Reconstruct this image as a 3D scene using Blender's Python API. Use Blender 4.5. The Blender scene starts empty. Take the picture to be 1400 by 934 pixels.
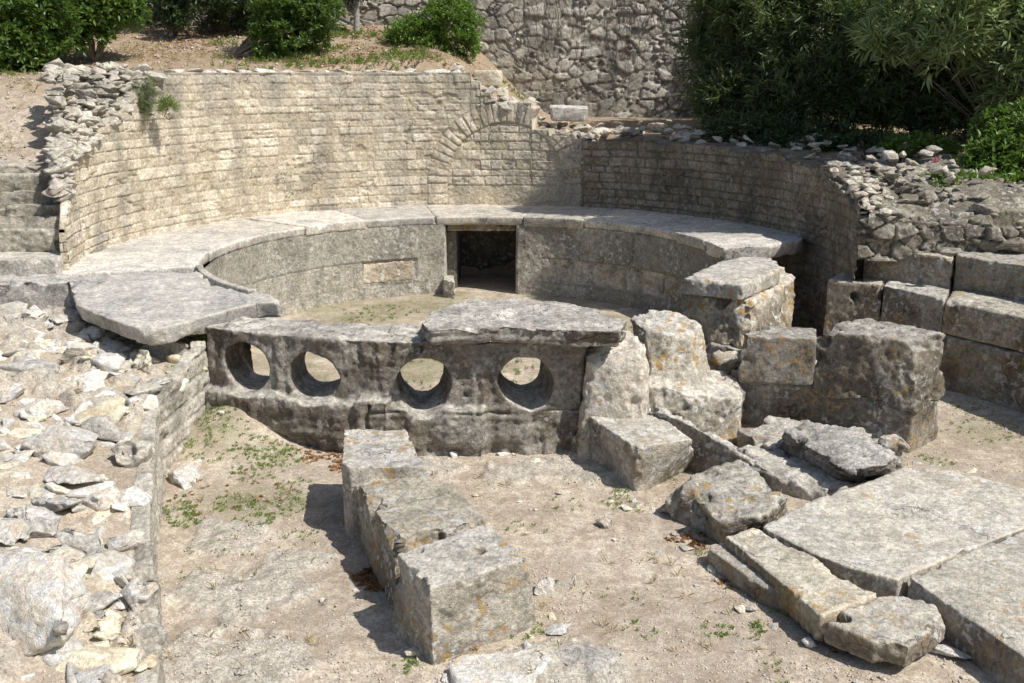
import bpy, bmesh, math, random
import numpy as np
from mathutils import Vector

random.seed(7); rng = np.random.default_rng(7)
scene = bpy.context.scene
COL = scene.collection

# ------------------------------------------------------------------ survey helpers
# the site was surveyed from the photograph: camera height above the paved ring, tilt, focal length
FPX, CAMH, TILT = 1400.0, 1.84, math.radians(14.76)
CX, CY, RIN, ROUT = -0.45, 10.79, 2.75, 3.97       # centre and radii of the round basin and of the wall
GZ = -1.05                                          # floor level of basin and trench
def P(px, py, z=0.0):
    a = TILT + math.atan((py - 467) / FPX)
    Y = (CAMH - z) / math.tan(a)
    d = Y * math.cos(TILT) + (CAMH - z) * math.sin(TILT)
    return ((px - 700) / FPX * d, Y, z)
def ZY(py, Y): return CAMH - Y * math.tan(TILT + math.atan((py - 467) / FPX))
def pol(th, r, z=0.0):
    t = math.radians(th); return (CX + r * math.sin(t), CY + r * math.cos(t), z)

# ------------------------------------------------------------------ numpy noise
def _h(ix, iy, iz, seed):
    n = (ix * 374761393 + iy * 668265263 + iz * 2147483647 + seed * 1274126177) & 0xFFFFFFFF
    n = ((n ^ (n >> 13)) * 1274126177) & 0xFFFFFFFF
    n = ((n ^ (n >> 16)) * 2246822519) & 0xFFFFFFFF
    return ((n ^ (n >> 15)) & 0xFFFFFF) / float(0xFFFFFF)
def vnoise(p, seed=0):
    i = np.floor(p).astype(np.int64); f = p - i; u = f * f * f * (f * (f * 6 - 15) + 10)
    r = 0
    for a in (0, 1):
        wx = u[:, 0] if a else 1 - u[:, 0]
        for b in (0, 1):
            wy = u[:, 1] if b else 1 - u[:, 1]
            for c in (0, 1):
                wz = u[:, 2] if c else 1 - u[:, 2]
                r = r + wx * wy * wz * _h(i[:, 0] + a, i[:, 1] + b, i[:, 2] + c, seed)
    return r * 2 - 1
def fbm(p, octv=4, seed=0, gain=.5, ridge=False):
    s = 0; a = 1; t = 0
    R = np.array([[.8, .6, 0], [-.48, .64, .6], [.36, -.48, .8]])
    q = np.array(p, dtype=float)
    for k in range(octv):
        n = vnoise(q, seed + k * 17)
        if ridge: n = 1 - 2 * np.abs(n)
        s = s + a * n; t += a; a *= gain; q = (q @ R.T) * 2.03 + 3.7
    return s / t
def worley2(u, v, seed=0, jit=.9):
    iu = np.floor(u).astype(np.int64); iv = np.floor(v).astype(np.int64)
    f1 = np.full(u.shape, 9.); f2 = np.full(u.shape, 9.); cid = np.zeros(u.shape)
    z = np.zeros_like(iu)
    for a in (-1, 0, 1):
        for b in (-1, 0, 1):
            x = iu + a + .5 + jit * (_h(iu + a, iv + b, z, seed) - .5)
            y = iv + b + .5 + jit * (_h(iu + a, iv + b, z, seed + 5) - .5)
            d = np.maximum(np.abs(x - u), np.abs(y - v)) * .45 + np.hypot(x - u, y - v) * .55
            c = _h(iu + a, iv + b, z, seed + 9)
            n1 = d < f1
            f2 = np.where(n1, f1, np.minimum(f2, d)); cid = np.where(n1, c, cid); f1 = np.where(n1, d, f1)
    return f1, f2, cid
def sstep(x, a, b):
    t = np.clip((x - a) / (b - a), 0, 1); return t * t * (3 - 2 * t)

# ------------------------------------------------------------------ materials
def new_mat(name):
    m = bpy.data.materials.new(name); m.use_nodes = True
    nt = m.node_tree; nt.nodes.clear()
    return m, nt
class NB:
    def __init__(s, nt): s.nt = nt
    def n(s, t, **kw):
        x = s.nt.nodes.new(t)
        for k, v in kw.items():
            if k == 'op': x.operation = v
            else: setattr(x, k, v)
        return x
    def l(s, a, b): s.nt.links.new(a, b)
    def val(s, inp, v):
        if hasattr(v, 'links') or hasattr(v, 'is_linked'): s.l(v, inp)
        else: inp.default_value = v
    def math(s, op, a, b=0.0, clamp=False):
        x = s.n('ShaderNodeMath', op=op); x.use_clamp = clamp
        s.val(x.inputs[0], a); s.val(x.inputs[1], b); return x.outputs[0]
    def noise(s, vec, scale, detail=4, rough=.55, dist=0.0):
        x = s.n('ShaderNodeTexNoise'); s.l(vec, x.inputs['Vector'])
        x.inputs['Scale'].default_value = scale; x.inputs['Detail'].default_value = detail
        x.inputs['Roughness'].default_value = rough; x.inputs['Distortion'].default_value = dist
        return x.outputs['Fac']
    def ramp(s, fac, lo, hi, a=0.0, b=1.0):
        x = s.n('ShaderNodeMapRange'); x.interpolation_type = 'SMOOTHSTEP'
        s.l(fac, x.inputs[0]); x.inputs[1].default_value = lo; x.inputs[2].default_value = hi
        x.inputs[3].default_value = a; x.inputs[4].default_value = b; return x.outputs[0]
    def mix(s, fac, a, b, blend='MIX'):
        x = s.n('ShaderNodeMix', data_type='RGBA', blend_type=blend)
        s.val(x.inputs[0], fac)
        for i, v in ((6, a), (7, b)):
            if isinstance(v, tuple): x.inputs[i].default_value = (*v, 1)
            else: s.l(v, x.inputs[i])
        return x.outputs[2]

def stone(name, light, mid, dark, patina=.5, lichen=0.0, white=.15, black=.3, bump=.35, topgrey=None,
          tint=False, stain=0.0, scale=1.0, moss=0.0, topamt=.8, sidebrown=.0):
    gain = 1.5 if light[0] < .5 else 1.25
    light, mid, dark = (tuple(min(.86, x * gain) for x in q) for q in (light, mid, dark))
    if topgrey: topgrey = tuple(x * q_ for x, q_ in zip(topgrey, (1.62, 1.59, 1.54)))
    light, mid, dark = (tuple(x * q_ for x, q_ in zip(q, (1.0, .99, 1.0))) for q in (light, mid, dark))
    black *= .75
    m, nt = new_mat(name); b = NB(nt)
    geo = b.n('ShaderNodeNewGeometry'); pos = geo.outputs['Position']
    big = b.noise(pos, 1.6 * scale, 5, .6); mid_n = b.noise(pos, 7 * scale, 6, .65, .4); fine = b.noise(pos, 45, 5, .7)
    vf = b.noise(pos, 170, 3, .6)
    c = b.mix(b.ramp(mid_n, .42, .58), mid, light)
    c = b.mix(b.math('MULTIPLY', b.ramp(big, .62 - patina * .35, .78 - patina * .35), .85), c, dark)
    sep = b.n('ShaderNodeSeparateXYZ'); b.l(geo.outputs['Normal'], sep.inputs[0])
    up = b.ramp(sep.outputs['Z'], .3, .85)
    if topgrey:
        tg = b.mix(b.ramp(mid_n, .4, .6), tuple(x * .78 for x in topgrey), tuple(x * 1.3 for x in topgrey))
        c = b.mix(b.math('MULTIPLY', up, b.ramp(big, .4, .6, .45 * topamt, topamt)), c, tg)
    if sidebrown:
        sd = b.math('MULTIPLY', b.math('SUBTRACT', 1.0, up), b.ramp(big, .4, .6, 0, sidebrown))
        c = b.mix(sd, c, (.16, .11, .055))
    if tint:
        at = b.n('ShaderNodeAttribute'); at.attribute_name = 'tint'
        sc = b.n('ShaderNodeSeparateColor'); b.l(at.outputs['Color'], sc.inputs[0])
        hsv = b.n('ShaderNodeHueSaturation'); b.l(c, hsv.inputs['Color'])
        b.l(b.ramp(sc.outputs[0], 0, 1, .76, 1.16), hsv.inputs['Value'])
        b.l(b.ramp(sc.outputs[0], 0, 1, 1.12, .85), hsv.inputs['Saturation'])
        c = hsv.outputs['Color']
        c = b.mix(b.math('MULTIPLY', sc.outputs[1], .6), c, tuple(x * .5 for x in mid))   # joints
        c = b.mix(sc.outputs[2], c, dark)                                                   # stained areas and painted shade
    # fine speckle
    c = b.mix(b.ramp(fine, .3, .7, .45, 0), c, tuple(x * .55 for x in mid))
    c = b.mix(b.ramp(vf, .62, .8, 0, .35), c, tuple(min(1, x * 1.25) for x in light))
    # streaky vertical stains
    if stain:
        mp = b.n('ShaderNodeMapping'); b.l(pos, mp.inputs['Vector']); mp.inputs['Scale'].default_value = (2.4, 2.4, .6)
        sn = b.noise(mp.outputs[0], 1.2, 2, .5)
        c = b.mix(b.ramp(sn, .46, .66, 0, stain), c, tuple(x * .62 for x in dark))
    # black crust
    bn = b.noise(pos, 11 * scale, 7, .72, .6)
    c = b.mix(b.ramp(bn, .52, .62, 0, min(1, black * 1.5)), c, (.055, .05, .042))
    gr = b.noise(pos, 33, 8, .82, .2)
    hv = b.n('ShaderNodeHueSaturation'); b.l(c, hv.inputs['Color']); b.l(b.ramp(gr, .38, .62, .70, 1.24), hv.inputs['Value']); c = hv.outputs['Color']
    # white lichen blotches
    wn = b.noise(pos, 19, 4, .6, .3); wm = b.noise(pos, 2.6, 3, .5)
    c = b.mix(b.math('MULTIPLY', b.ramp(wn, .54, .60), b.ramp(wm, .42, .58, 0, white * 2.2), clamp=True), c, (.68, .665, .62))
    if lichen:
        ln = b.noise(pos, 16, 5, .6, .5); lm = b.noise(pos, 1.9, 2, .5)
        f = b.math('MULTIPLY', b.ramp(ln, .55, .60), b.ramp(lm, .485, .57), clamp=True)
        c = b.mix(b.math('MULTIPLY', f, lichen), c, (.44, .27, .075))
    if moss:
        mn = b.noise(pos, 5, 5, .65)
        c = b.mix(b.math('MULTIPLY', b.ramp(mn, .5, .7), moss), c, (.07, .075, .03))
    oi = b.n('ShaderNodeObjectInfo'); hr = b.n('ShaderNodeHueSaturation'); b.l(c, hr.inputs['Color'])
    b.l(b.ramp(oi.outputs['Random'], 0, 1, 1.0 if tint else .86, 1.0 if tint else 1.12), hr.inputs['Value']); b.l(b.math('FRACT', b.math('MULTIPLY', oi.outputs['Random'], 7.3)), hr.inputs['Saturation'])
    sm = b.n('ShaderNodeMapRange'); b.l(b.math('FRACT', b.math('MULTIPLY', oi.outputs['Random'], 7.3)), sm.inputs[0]); sm.inputs[3].default_value = 1.0 if tint else .75; sm.inputs[4].default_value = 1.0 if tint else 1.2
    b.l(sm.outputs[0], hr.inputs['Saturation']); c = hr.outputs['Color']
    # hairline cracks
    ds_ = b.n('ShaderNodeTexNoise'); b.l(pos, ds_.inputs['Vector']); ds_.inputs['Scale'].default_value = 3.5; ds_.inputs['Detail'].default_value = 5
    va = b.n('ShaderNodeVectorMath', op='MULTIPLY_ADD'); b.l(ds_.outputs['Color'], va.inputs[0]); va.inputs[1].default_value = (.8, .8, .8); b.l(pos, va.inputs[2])
    cv = b.n('ShaderNodeTexVoronoi', feature='DISTANCE_TO_EDGE'); b.l(va.outputs[0], cv.inputs['Vector']); cv.inputs['Scale'].default_value = 1.1
    crk = b.math('MULTIPLY', b.ramp(cv.outputs['Distance'], .001, .010, 1, 0), b.ramp(big, .52, .60), clamp=True)
    c = b.mix(b.math('MULTIPLY', crk, .7), c, tuple(x * .25 for x in dark))
    # cavities darker, edges paler
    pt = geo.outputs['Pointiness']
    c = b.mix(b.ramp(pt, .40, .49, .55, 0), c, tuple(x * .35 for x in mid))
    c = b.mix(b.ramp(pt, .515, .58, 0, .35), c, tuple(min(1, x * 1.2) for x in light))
    bs = b.n('ShaderNodeBsdfPrincipled'); b.l(c, bs.inputs['Base Color'])
    bs.inputs['Roughness'].default_value = .92; bs.inputs['Specular IOR Level'].default_value = .2
    h1 = b.noise(pos, 26, 8, .72, .3)
    vo = b.n('ShaderNodeTexVoronoi'); b.l(pos, vo.inputs['Vector']); vo.inputs['Scale'].default_value = 60
    h = b.math('ADD', b.math('MULTIPLY', h1, 1.0), b.math('MULTIPLY', b.ramp(vo.outputs['Distance'], 0, .35), .18)); h = b.math('SUBTRACT', h, b.math('MULTIPLY', crk, .35))
    bp = b.n('ShaderNodeBump'); bp.inputs['Strength'].default_value = min(1, bump * 1.7); bp.inputs['Distance'].default_value = .03
    b.l(h, bp.inputs['Height']); b.l(bp.outputs[0], bs.inputs['Normal'])
    o = b.n('ShaderNodeOutputMaterial'); b.l(bs.outputs[0], o.inputs[0])
    return m

M = {}
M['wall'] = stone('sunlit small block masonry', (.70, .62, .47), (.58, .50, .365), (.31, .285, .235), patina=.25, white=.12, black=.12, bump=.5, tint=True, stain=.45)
M['shade_wall'] = stone('brown small block masonry with painted shade', (.27, .235, .175), (.195, .165, .12), (.125, .11, .085), patina=.4, white=.12, black=.15, bump=.5, tint=True, stain=.3)  # darker copy of the wall stone, its shade put into the colour
M['rear'] = stone('rubble wall stone', (.56, .52, .44), (.41, .38, .315), (.19, .175, .15), patina=.45, white=.1, black=.35, bump=.6, tint=True, stain=.2)
M['basin'] = stone('grey ashlar of the basin', (.44, .405, .33), (.335, .31, .25), (.18, .17, .14), patina=.35, white=.3, black=.3, bump=.55, tint=True, stain=.3)
M['paving'] = stone('worn grey paving', (.60, .54, .44), (.45, .415, .35), (.25, .24, .215), patina=.42, white=.2, black=.15, bump=.35, stain=0, topgrey=(.42, .40, .365), topamt=.45)
M['lichenblock'] = stone('ochre stained limestone', (.46, .41, .31), (.35, .31, .235), (.19, .17, .13), patina=.45, lichen=1.0, white=.6, black=.25, bump=.6, topgrey=(.42, .39, .33), topamt=.5, sidebrown=.4)
M['dark'] = stone('dark weathered limestone', (.26, .24, .205), (.185, .17, .145), (.085, .08, .072), patina=.5, white=.16, black=.35, bump=.7, topgrey=(.43, .41, .37), topamt=.9, sidebrown=.45)
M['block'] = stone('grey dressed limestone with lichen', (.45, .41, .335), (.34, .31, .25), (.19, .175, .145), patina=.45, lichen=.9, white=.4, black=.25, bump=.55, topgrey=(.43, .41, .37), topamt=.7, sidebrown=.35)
M['grim'] = stone('shadowed grey limestone with orange lichen', (.33, .30, .24), (.25, .225, .18), (.125, .115, .09), patina=.5, lichen=.75, white=.3, black=.4, bump=.6, topgrey=(.40, .38, .34), topamt=.85, sidebrown=.5, moss=.15)  # darker block stone, shade of the channel side put into its colour
M['pale'] = stone('pale broken limestone', (.82, .76, .65), (.68, .61, .50), (.42, .38, .30), patina=.25, lichen=.12, white=.3, black=.1, bump=.6)
M['paleblock'] = stone('pale dressed limestone', (.56, .50, .40), (.46, .40, .31), (.30, .26, .20), patina=.35, lichen=.6, white=.3, black=.15, bump=.5)
M['cream'] = stone('creamy broken limestone', (.76, .67, .52), (.63, .53, .39), (.42, .35, .26), patina=.3, white=.1, black=.08, bump=.5)
M['greyrock'] = stone('grey bedded limestone', (.54, .51, .45), (.42, .395, .345), (.23, .215, .19), patina=.4, lichen=.2, white=.3, black=.25, bump=.7, topgrey=(.48, .46, .41))
M['slab'] = stone('tan grey floor slab', (.45, .40, .31), (.37, .33, .26), (.25, .23, .19), patina=.4, lichen=.55, white=.35, black=.12, bump=.5, topgrey=(.39, .37, .32), topamt=.6, sidebrown=.7)
M['rubble'] = stone('mortared rubble', (.62, .575, .48), (.46, .42, .34), (.22, .20, .165), patina=.45, lichen=.1, white=.2, black=.3, bump=.6, tint=True)
M['bankrubble'] = stone('grey mortared rubble', (.30, .275, .22), (.22, .20, .155), (.11, .10, .08), patina=.5, lichen=.1, white=.3, black=.35, bump=.6, tint=True)  # grey rubble, darkened further for its partial shade
M['tunnel'] = stone('shade darkened tunnel masonry', (.16, .145, .11), (.11, .10, .075), (.06, .055, .045), patina=.5, bump=.5)  # darkness inside the culvert put into the stone colour

def ground_material():
    m, nt = new_mat('dusty ground'); b = NB(nt)
    geo = b.n('ShaderNodeNewGeometry'); pos = geo.outputs['Position']
    at = b.n('ShaderNodeAttribute'); at.attribute_name = 'zone'
    sc = b.n('ShaderNodeSeparateColor'); b.l(at.outputs['Color'], sc.inputs[0])
    n1 = b.noise(pos, 1.3, 6, .6); n2 = b.noise(pos, 9, 6, .7, .3); n3 = b.noise(pos, 60, 4, .7); n4 = b.noise(pos, 220, 2, .6)
    c = b.mix(b.ramp(n2, .4, .6), (.49, .405, .31), (.70, .61, .485))
    c = b.mix(b.ramp(n1, .46, .60, 0, .65), c, (.40, .33, .255))
    n5 = b.noise(pos, 3.2, 6, .7, .5)
    c = b.mix(b.ramp(n5, .52, .60, 0, .55), c, (.36, .285, .21))
    c = b.mix(b.ramp(n5, .30, .42, .55, 0), c, (.50, .48, .44))
    n6 = b.noise(pos, 24, 7, .8)
    hg = b.n('ShaderNodeHueSaturation'); b.l(c, hg.inputs['Color']); b.l(b.ramp(n6, .38, .62, .82, 1.15), hg.inputs['Value']); c = hg.outputs['Color']
    # rust brown needle litter zone
    hill = b.mix(b.ramp(n2, .3, .65), (.29, .195, .125), (.45, .34, .235))
    hill = b.mix(b.ramp(n1, .48, .62, 0, .6), hill, (.47, .38, .26))
    c = b.mix(sc.outputs[0], c, hill)
    # bedrock
    rock = b.mix(b.ramp(n2, .35, .62), (.44, .395, .325), (.72, .66, .56))
    rock = b.mix(b.ramp(n3, .45, .6, .3, 0), rock, (.18, .165, .14))
    c = b.mix(sc.outputs[1], c, rock)
    # grass / moss film
    c = b.mix(b.math('MULTIPLY', sc.outputs[2], b.ramp(n2, .35, .6)), c, (.155, .17, .05))
    c = b.mix(b.ramp(n3, .35, .6, .5, 0), c, (.22, .18, .13))
    vo = b.n('ShaderNodeTexVoronoi'); b.l(pos, vo.inputs['Vector']); vo.inputs['Scale'].default_value = 75
    sv = b.n('ShaderNodeSeparateColor'); b.l(vo.outputs['Color'], sv.inputs[0])
    peb = b.math('MULTIPLY', b.ramp(sv.outputs[0], .72, .78), b.ramp(vo.outputs['Distance'], .35, .45, 1, 0))
    peb = b.math('MULTIPLY', peb, b.ramp(n2, .4, .6, .2, .9))
    c = b.mix(peb, c, (.62, .57, .48))
    c = b.mix(b.ramp(n4, .6, .75, 0, .4), c, (.66, .60, .49))
    bs = b.n('ShaderNodeBsdfPrincipled'); b.l(c, bs.inputs['Base Color'])
    bs.inputs['Roughness'].default_value = .95; bs.inputs['Specular IOR Level'].default_value = .1
    h = b.math('ADD', b.math('MULTIPLY', n3, .7), b.math('MULTIPLY', peb, .5)); h = b.math('ADD', h, b.math('MULTIPLY', n4, .35))
    bp = b.n('ShaderNodeBump'); bp.inputs['Strength'].default_value = .7; bp.inputs['Distance'].default_value = .02
    b.l(h, bp.inputs['Height']); b.l(bp.outputs[0], bs.inputs['Normal'])
    o = b.n('ShaderNodeOutputMaterial'); b.l(bs.outputs[0], o.inputs[0])
    return m
M['ground'] = ground_material()

def leafmat(name, dark, light, rough=.4, trans=.3, spec=.5):
    m, nt = new_mat(name); b = NB(nt)
    at = b.n('ShaderNodeAttribute'); at.attribute_name = 'tint'
    sc = b.n('ShaderNodeSeparateColor'); b.l(at.outputs['Color'], sc.inputs[0])
    c = b.mix(sc.outputs[0], dark, light)
    bs = b.n('ShaderNodeBsdfPrincipled'); b.l(c, bs.inputs['Base Color']); bs.inputs['Roughness'].default_value = rough
    bs.inputs['Specular IOR Level'].default_value = spec
    tr = b.n('ShaderNodeBsdfTranslucent'); b.l(b.mix(.5, c, (light[0] * 1.6, light[1] * 1.7, light[2] * .8)), tr.inputs[0])
    mx = b.n('ShaderNodeMixShader'); mx.inputs[0].default_value = trans
    b.l(bs.outputs[0], mx.inputs[1]); b.l(tr.outputs[0], mx.inputs[2])
    o = b.n('ShaderNodeOutputMaterial'); b.l(mx.outputs[0], o.inputs[0]); return m
M['laurel'] = leafmat('glossy laurel leaf', (.025, .06, .012), (.16, .26, .05))
M['oleander'] = leafmat('oleander leaf', (.02, .04, .018), (.31, .38, .18), rough=.45)
M['box'] = leafmat('fresh box leaf', (.05, .11, .015), (.21, .33, .06))
M['olive'] = leafmat('dark evergreen leaf', (.018, .035, .012), (.075, .11, .04))
M['silver'] = leafmat('silvery herb leaf', (.13, .17, .09), (.30, .34, .20), rough=.8, spec=.1)
M['weed'] = leafmat('weed leaf', (.10, .15, .035), (.27, .36, .10), rough=.7, spec=.2)
M['dry'] = leafmat('dry leaf', (.16, .07, .03), (.33, .19, .09), rough=.8, trans=.1, spec=.1)
M['petal'] = leafmat('pink petal', (.45, .10, .17), (.65, .18, .30), rough=.7)
def plain(name, col, sc=30, amt=.5):
    m, nt = new_mat(name); b = NB(nt)
    geo = b.n('ShaderNodeNewGeometry'); n = b.noise(geo.outputs['Position'], sc, 5, .7)
    c = b.mix(b.ramp(n, .35, .65), tuple(x * (1 - amt) for x in col), col)
    bs = b.n('ShaderNodeBsdfPrincipled'); b.l(c, bs.inputs['Base Color']); bs.inputs['Roughness'].default_value = .9
    bp = b.n('ShaderNodeBump'); bp.inputs['Strength'].default_value = .5; bp.inputs['Distance'].default_value = .01
    b.l(n, bp.inputs['Height']); b.l(bp.outputs[0], bs.inputs['Normal'])
    o = b.n('ShaderNodeOutputMaterial'); b.l(bs.outputs[0], o.inputs[0]); return m
M['bark'] = plain('grey brown bark', (.20, .17, .13)); M['palebark'] = plain('pale bark', (.42, .38, .32))
M['vine'] = plain('dry vine stem', (.13, .10, .075))

# ------------------------------------------------------------------ object helpers
def tag(o, label=None, cat=None, group=None, kind=None):
    if label: o['label'] = label
    if cat: o['category'] = cat
    if group: o['group'] = group
    if kind: o['kind'] = kind
    return o
def link(name, me, mat=None, parent=None, smooth=True):
    o = bpy.data.objects.new(name, me); COL.objects.link(o)
    if mat is not None:
        me.materials.clear(); me.materials.append(mat)
    if parent:
        o.parent = parent
        o.matrix_parent_inverse = parent.matrix_world.inverted()
    if smooth and len(me.polygons): me.polygons.foreach_set('use_smooth', [True] * len(me.polygons))
    return o
def thing(name, label, cat, loc=(0, 0, 0), group=None):
    o = bpy.data.objects.new(name, None); COL.objects.link(o); o.location = loc; o.empty_display_size = .2
    bpy.context.view_layer.update()
    return tag(o, label, cat, group)
def mesh_np(name, v, f, attr=None, attr_name='tint'):
    me = bpy.data.meshes.new(name); v = np.asarray(v, dtype=np.float32); f = np.asarray(f, dtype=np.int32)
    k = f.shape[1]
    me.vertices.add(len(v)); me.vertices.foreach_set('co', v.ravel())
    me.loops.add(f.size); me.loops.foreach_set('vertex_index', f.ravel())
    me.polygons.add(len(f)); me.polygons.foreach_set('loop_start', np.arange(0, f.size, k, dtype=np.int32))
    me.polygons.foreach_set('loop_total', np.full(len(f), k, dtype=np.int32))
    me.update(calc_edges=True)
    if attr is not None:
        a = me.attributes.new(attr_name, 'FLOAT_COLOR', 'POINT')
        a.data.foreach_set('color', np.asarray(attr, dtype=np.float32).ravel())
    me.validate()
    return me
def grid_faces(nu, nv):
    i = np.arange(nu - 1)[:, None] * nv + np.arange(nv - 1)[None, :]
    return np.stack([i, i + nv, i + nv + 1, i + 1], -1).reshape(-1, 4)

def get_np(me):
    n = len(me.vertices); v = np.empty(n * 3, dtype=np.float32); me.vertices.foreach_get('co', v)
    nn = np.empty(n * 3, dtype=np.float32); me.vertices.foreach_get('normal', nn)
    return v.reshape(-1, 3).astype(float), nn.reshape(-1, 3).astype(float)

def voxelise(bm, voxel, smooth=2, cutters=(), presplit=None):
    """remesh a rough solid finely, optionally with holes bored through, and return the mesh"""
    me = bpy.data.meshes.new('tmp'); bmesh.ops.recalc_face_normals(bm, faces=bm.faces); bm.to_mesh(me); bm.free()
    o = bpy.data.objects.new('tmp', me); COL.objects.link(o)
    r = o.modifiers.new('r', 'REMESH'); r.mode = 'VOXEL'; r.voxel_size = voxel
    cs = []
    for cb in cutters:
        cm = bpy.data.meshes.new('c'); bmesh.ops.recalc_face_normals(cb, faces=cb.faces); cb.to_mesh(cm); cb.free()
        co = bpy.data.objects.new('c', cm); COL.objects.link(co); cs.append(co)
        bo = o.modifiers.new('b', 'BOOLEAN'); bo.operation = 'DIFFERENCE'; bo.object = co; bo.solver = 'EXACT'
    if cutters:
        r2 = o.modifiers.new('r2', 'REMESH'); r2.mode = 'VOXEL'; r2.voxel_size = voxel
    if smooth:
        s = o.modifiers.new('s', 'SMOOTH'); s.factor = .5; s.iterations = smooth
    dg = bpy.context.evaluated_depsgraph_get(); dg.update()
    out = bpy.data.meshes.new_from_object(o.evaluated_get(dg))
    for x in cs: bpy.data.objects.remove(x)
    bpy.data.objects.remove(o); bpy.data.meshes.remove(me)
    return out

def weather(me, rough=.012, seed=0, strata=0.0, chip=.02, freq=3.0, dimples=(), tilt=(0, 0)):
    v, n = get_np(me)
    d = rough * fbm(v * freq, 4, seed) + rough * .45 * fbm(v * freq * 5, 4, seed + 3, .6)
    # conchoidal chips: flat scoops along arrises
    w = fbm(v * freq * 1.6, 3, seed + 8, .5)
    d -= chip * np.clip(w - .25, 0, 1) * 2.2
    if strata:
        q = v.copy(); q[:, 2] += .05 * fbm(v * 1.5, 2, seed + 4) + v[:, 0] * tilt[0] + v[:, 1] * tilt[1]
        s = vnoise(np.stack([q[:, 0] * 1.2, q[:, 1] * 1.2, q[:, 2] * 32], 1), seed + 2)
        s = np.clip(s * 1.6, -1, 1) + .5 * vnoise(np.stack([q[:, 0] * 3, q[:, 1] * 3, q[:, 2] * 70], 1), seed + 5)
        d += strata * s * (1 - np.abs(n[:, 2]) * .7)
        d += strata * .6 * vnoise(v * np.array([6., 6., 3.]), seed + 6)
    # fine pits and grain
    d -= rough * .9 * np.clip(fbm(v * 26, 3, seed + 11) - .15, 0, 1)
    d += .0022 * fbm(v * 60, 2, seed + 12)
    v = v + n * d[:, None]
    for (c, r, dep) in dimples:
        rr = np.linalg.norm(v - np.array(c), axis=1) if len(c) == 3 else 0
        hz = np.hypot(v[:, 0] - c[0], v[:, 1] - c[1])
        k = (hz < r * 1.1) & (np.abs(v[:, 2] - c[2]) < .08)
        v[k, 2] -= dep * (1 - sstep(hz[k], r * .75, r * 1.1))
    me.vertices.foreach_set('co', v.astype(np.float32).ravel()); me.update()
    return me

def chips(me, n, dmin, dmax, seed=0):
    """knock flat flakes off the convex edges"""
    g = np.random.default_rng(seed); v, nn = get_np(me)
    ne = len(me.edges); e = np.empty(ne * 2, dtype=np.int32); me.edges.foreach_get('vertices', e); e = e.reshape(-1, 2)
    acc = np.zeros_like(v); cnt = np.zeros(len(v))
    np.add.at(acc, e[:, 0], v[e[:, 1]]); np.add.at(acc, e[:, 1], v[e[:, 0]]); np.add.at(cnt, e[:, 0], 1); np.add.at(cnt, e[:, 1], 1)
    conv = -((acc / cnt[:, None] - v) * nn).sum(1)
    idx = np.argsort(conv)[-max(20, len(v) // 12):]; idx = idx[nn[idx, 2] > -.5]
    if not len(idx): return me
    for k in range(n):
        i = idx[g.integers(len(idx))]; p = v[i]; q = nn[i] + g.normal(0, .28, 3); q /= np.linalg.norm(q)
        dep = dmin + (dmax - dmin) * g.random() ** 2; R = dep * g.uniform(2.2, 4.5)
        w = v - p; dist = np.linalg.norm(w, axis=1); m = dist < R
        t = w[m] @ q + dep; t = np.clip(t, 0, 1.6 * dep) * (nn[m] @ q > .1) * (1 - sstep(dist[m], R * .75, R))
        v[m] -= q * t[:, None]
    me.vertices.foreach_set('co', v.astype(np.float32).ravel()); me.update(); return me

def prism(bm, top, bot):
    n = len(top)
    t = [bm.verts.new(p) for p in top]; b = [bm.verts.new(p) for p in bot]
    bm.faces.new(t); bm.faces.new(b[::-1])
    for i in range(n):
        j = (i + 1) % n
        bm.faces.new([t[i], b[i], b[j], t[j]])
_seed = [100]
def block(name, top, bot, mat, label=None, cat='stone block', parent=None, voxel=.018, rough=.012, chip=.02, smooth=3, chipn=1.0,
          strata=0, freq=3.0, group=None, dimples=(), extra=(), tilt=(0, 0), kind=None):
    """a weathered stone: top outline, and bottom outline or a level for the bottom"""
    if isinstance(bot, (int, float)): bot = [(x, y, bot) for x, y, _ in top]
    bm = bmesh.new(); prism(bm, top, bot)
    for t2, b2 in extra: prism(bm, t2, b2)
    bmesh.ops.triangulate(bm, faces=bm.faces)
    me = voxelise(bm, voxel, max(1, smooth - 1)); _seed[0] += 1
    per = sum((Vector(top[i]) - Vector(top[i - 1])).length for i in range(len(top)))
    chips(me, int(per * 16 * chipn), .003, chip * .8 + .004, _seed[0])
    weather(me, rough, _seed[0], strata, chip, freq, dimples, tilt); me.name = name
    o = link(name, me, mat, parent)
    if not parent: tag(o, label, cat, group, kind)
    elif label: o['label'] = label
    return o
def T(pts, z=None):
    return [P(p[0], p[1], p[2] if len(p) > 2 else z) for p in pts]

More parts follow.
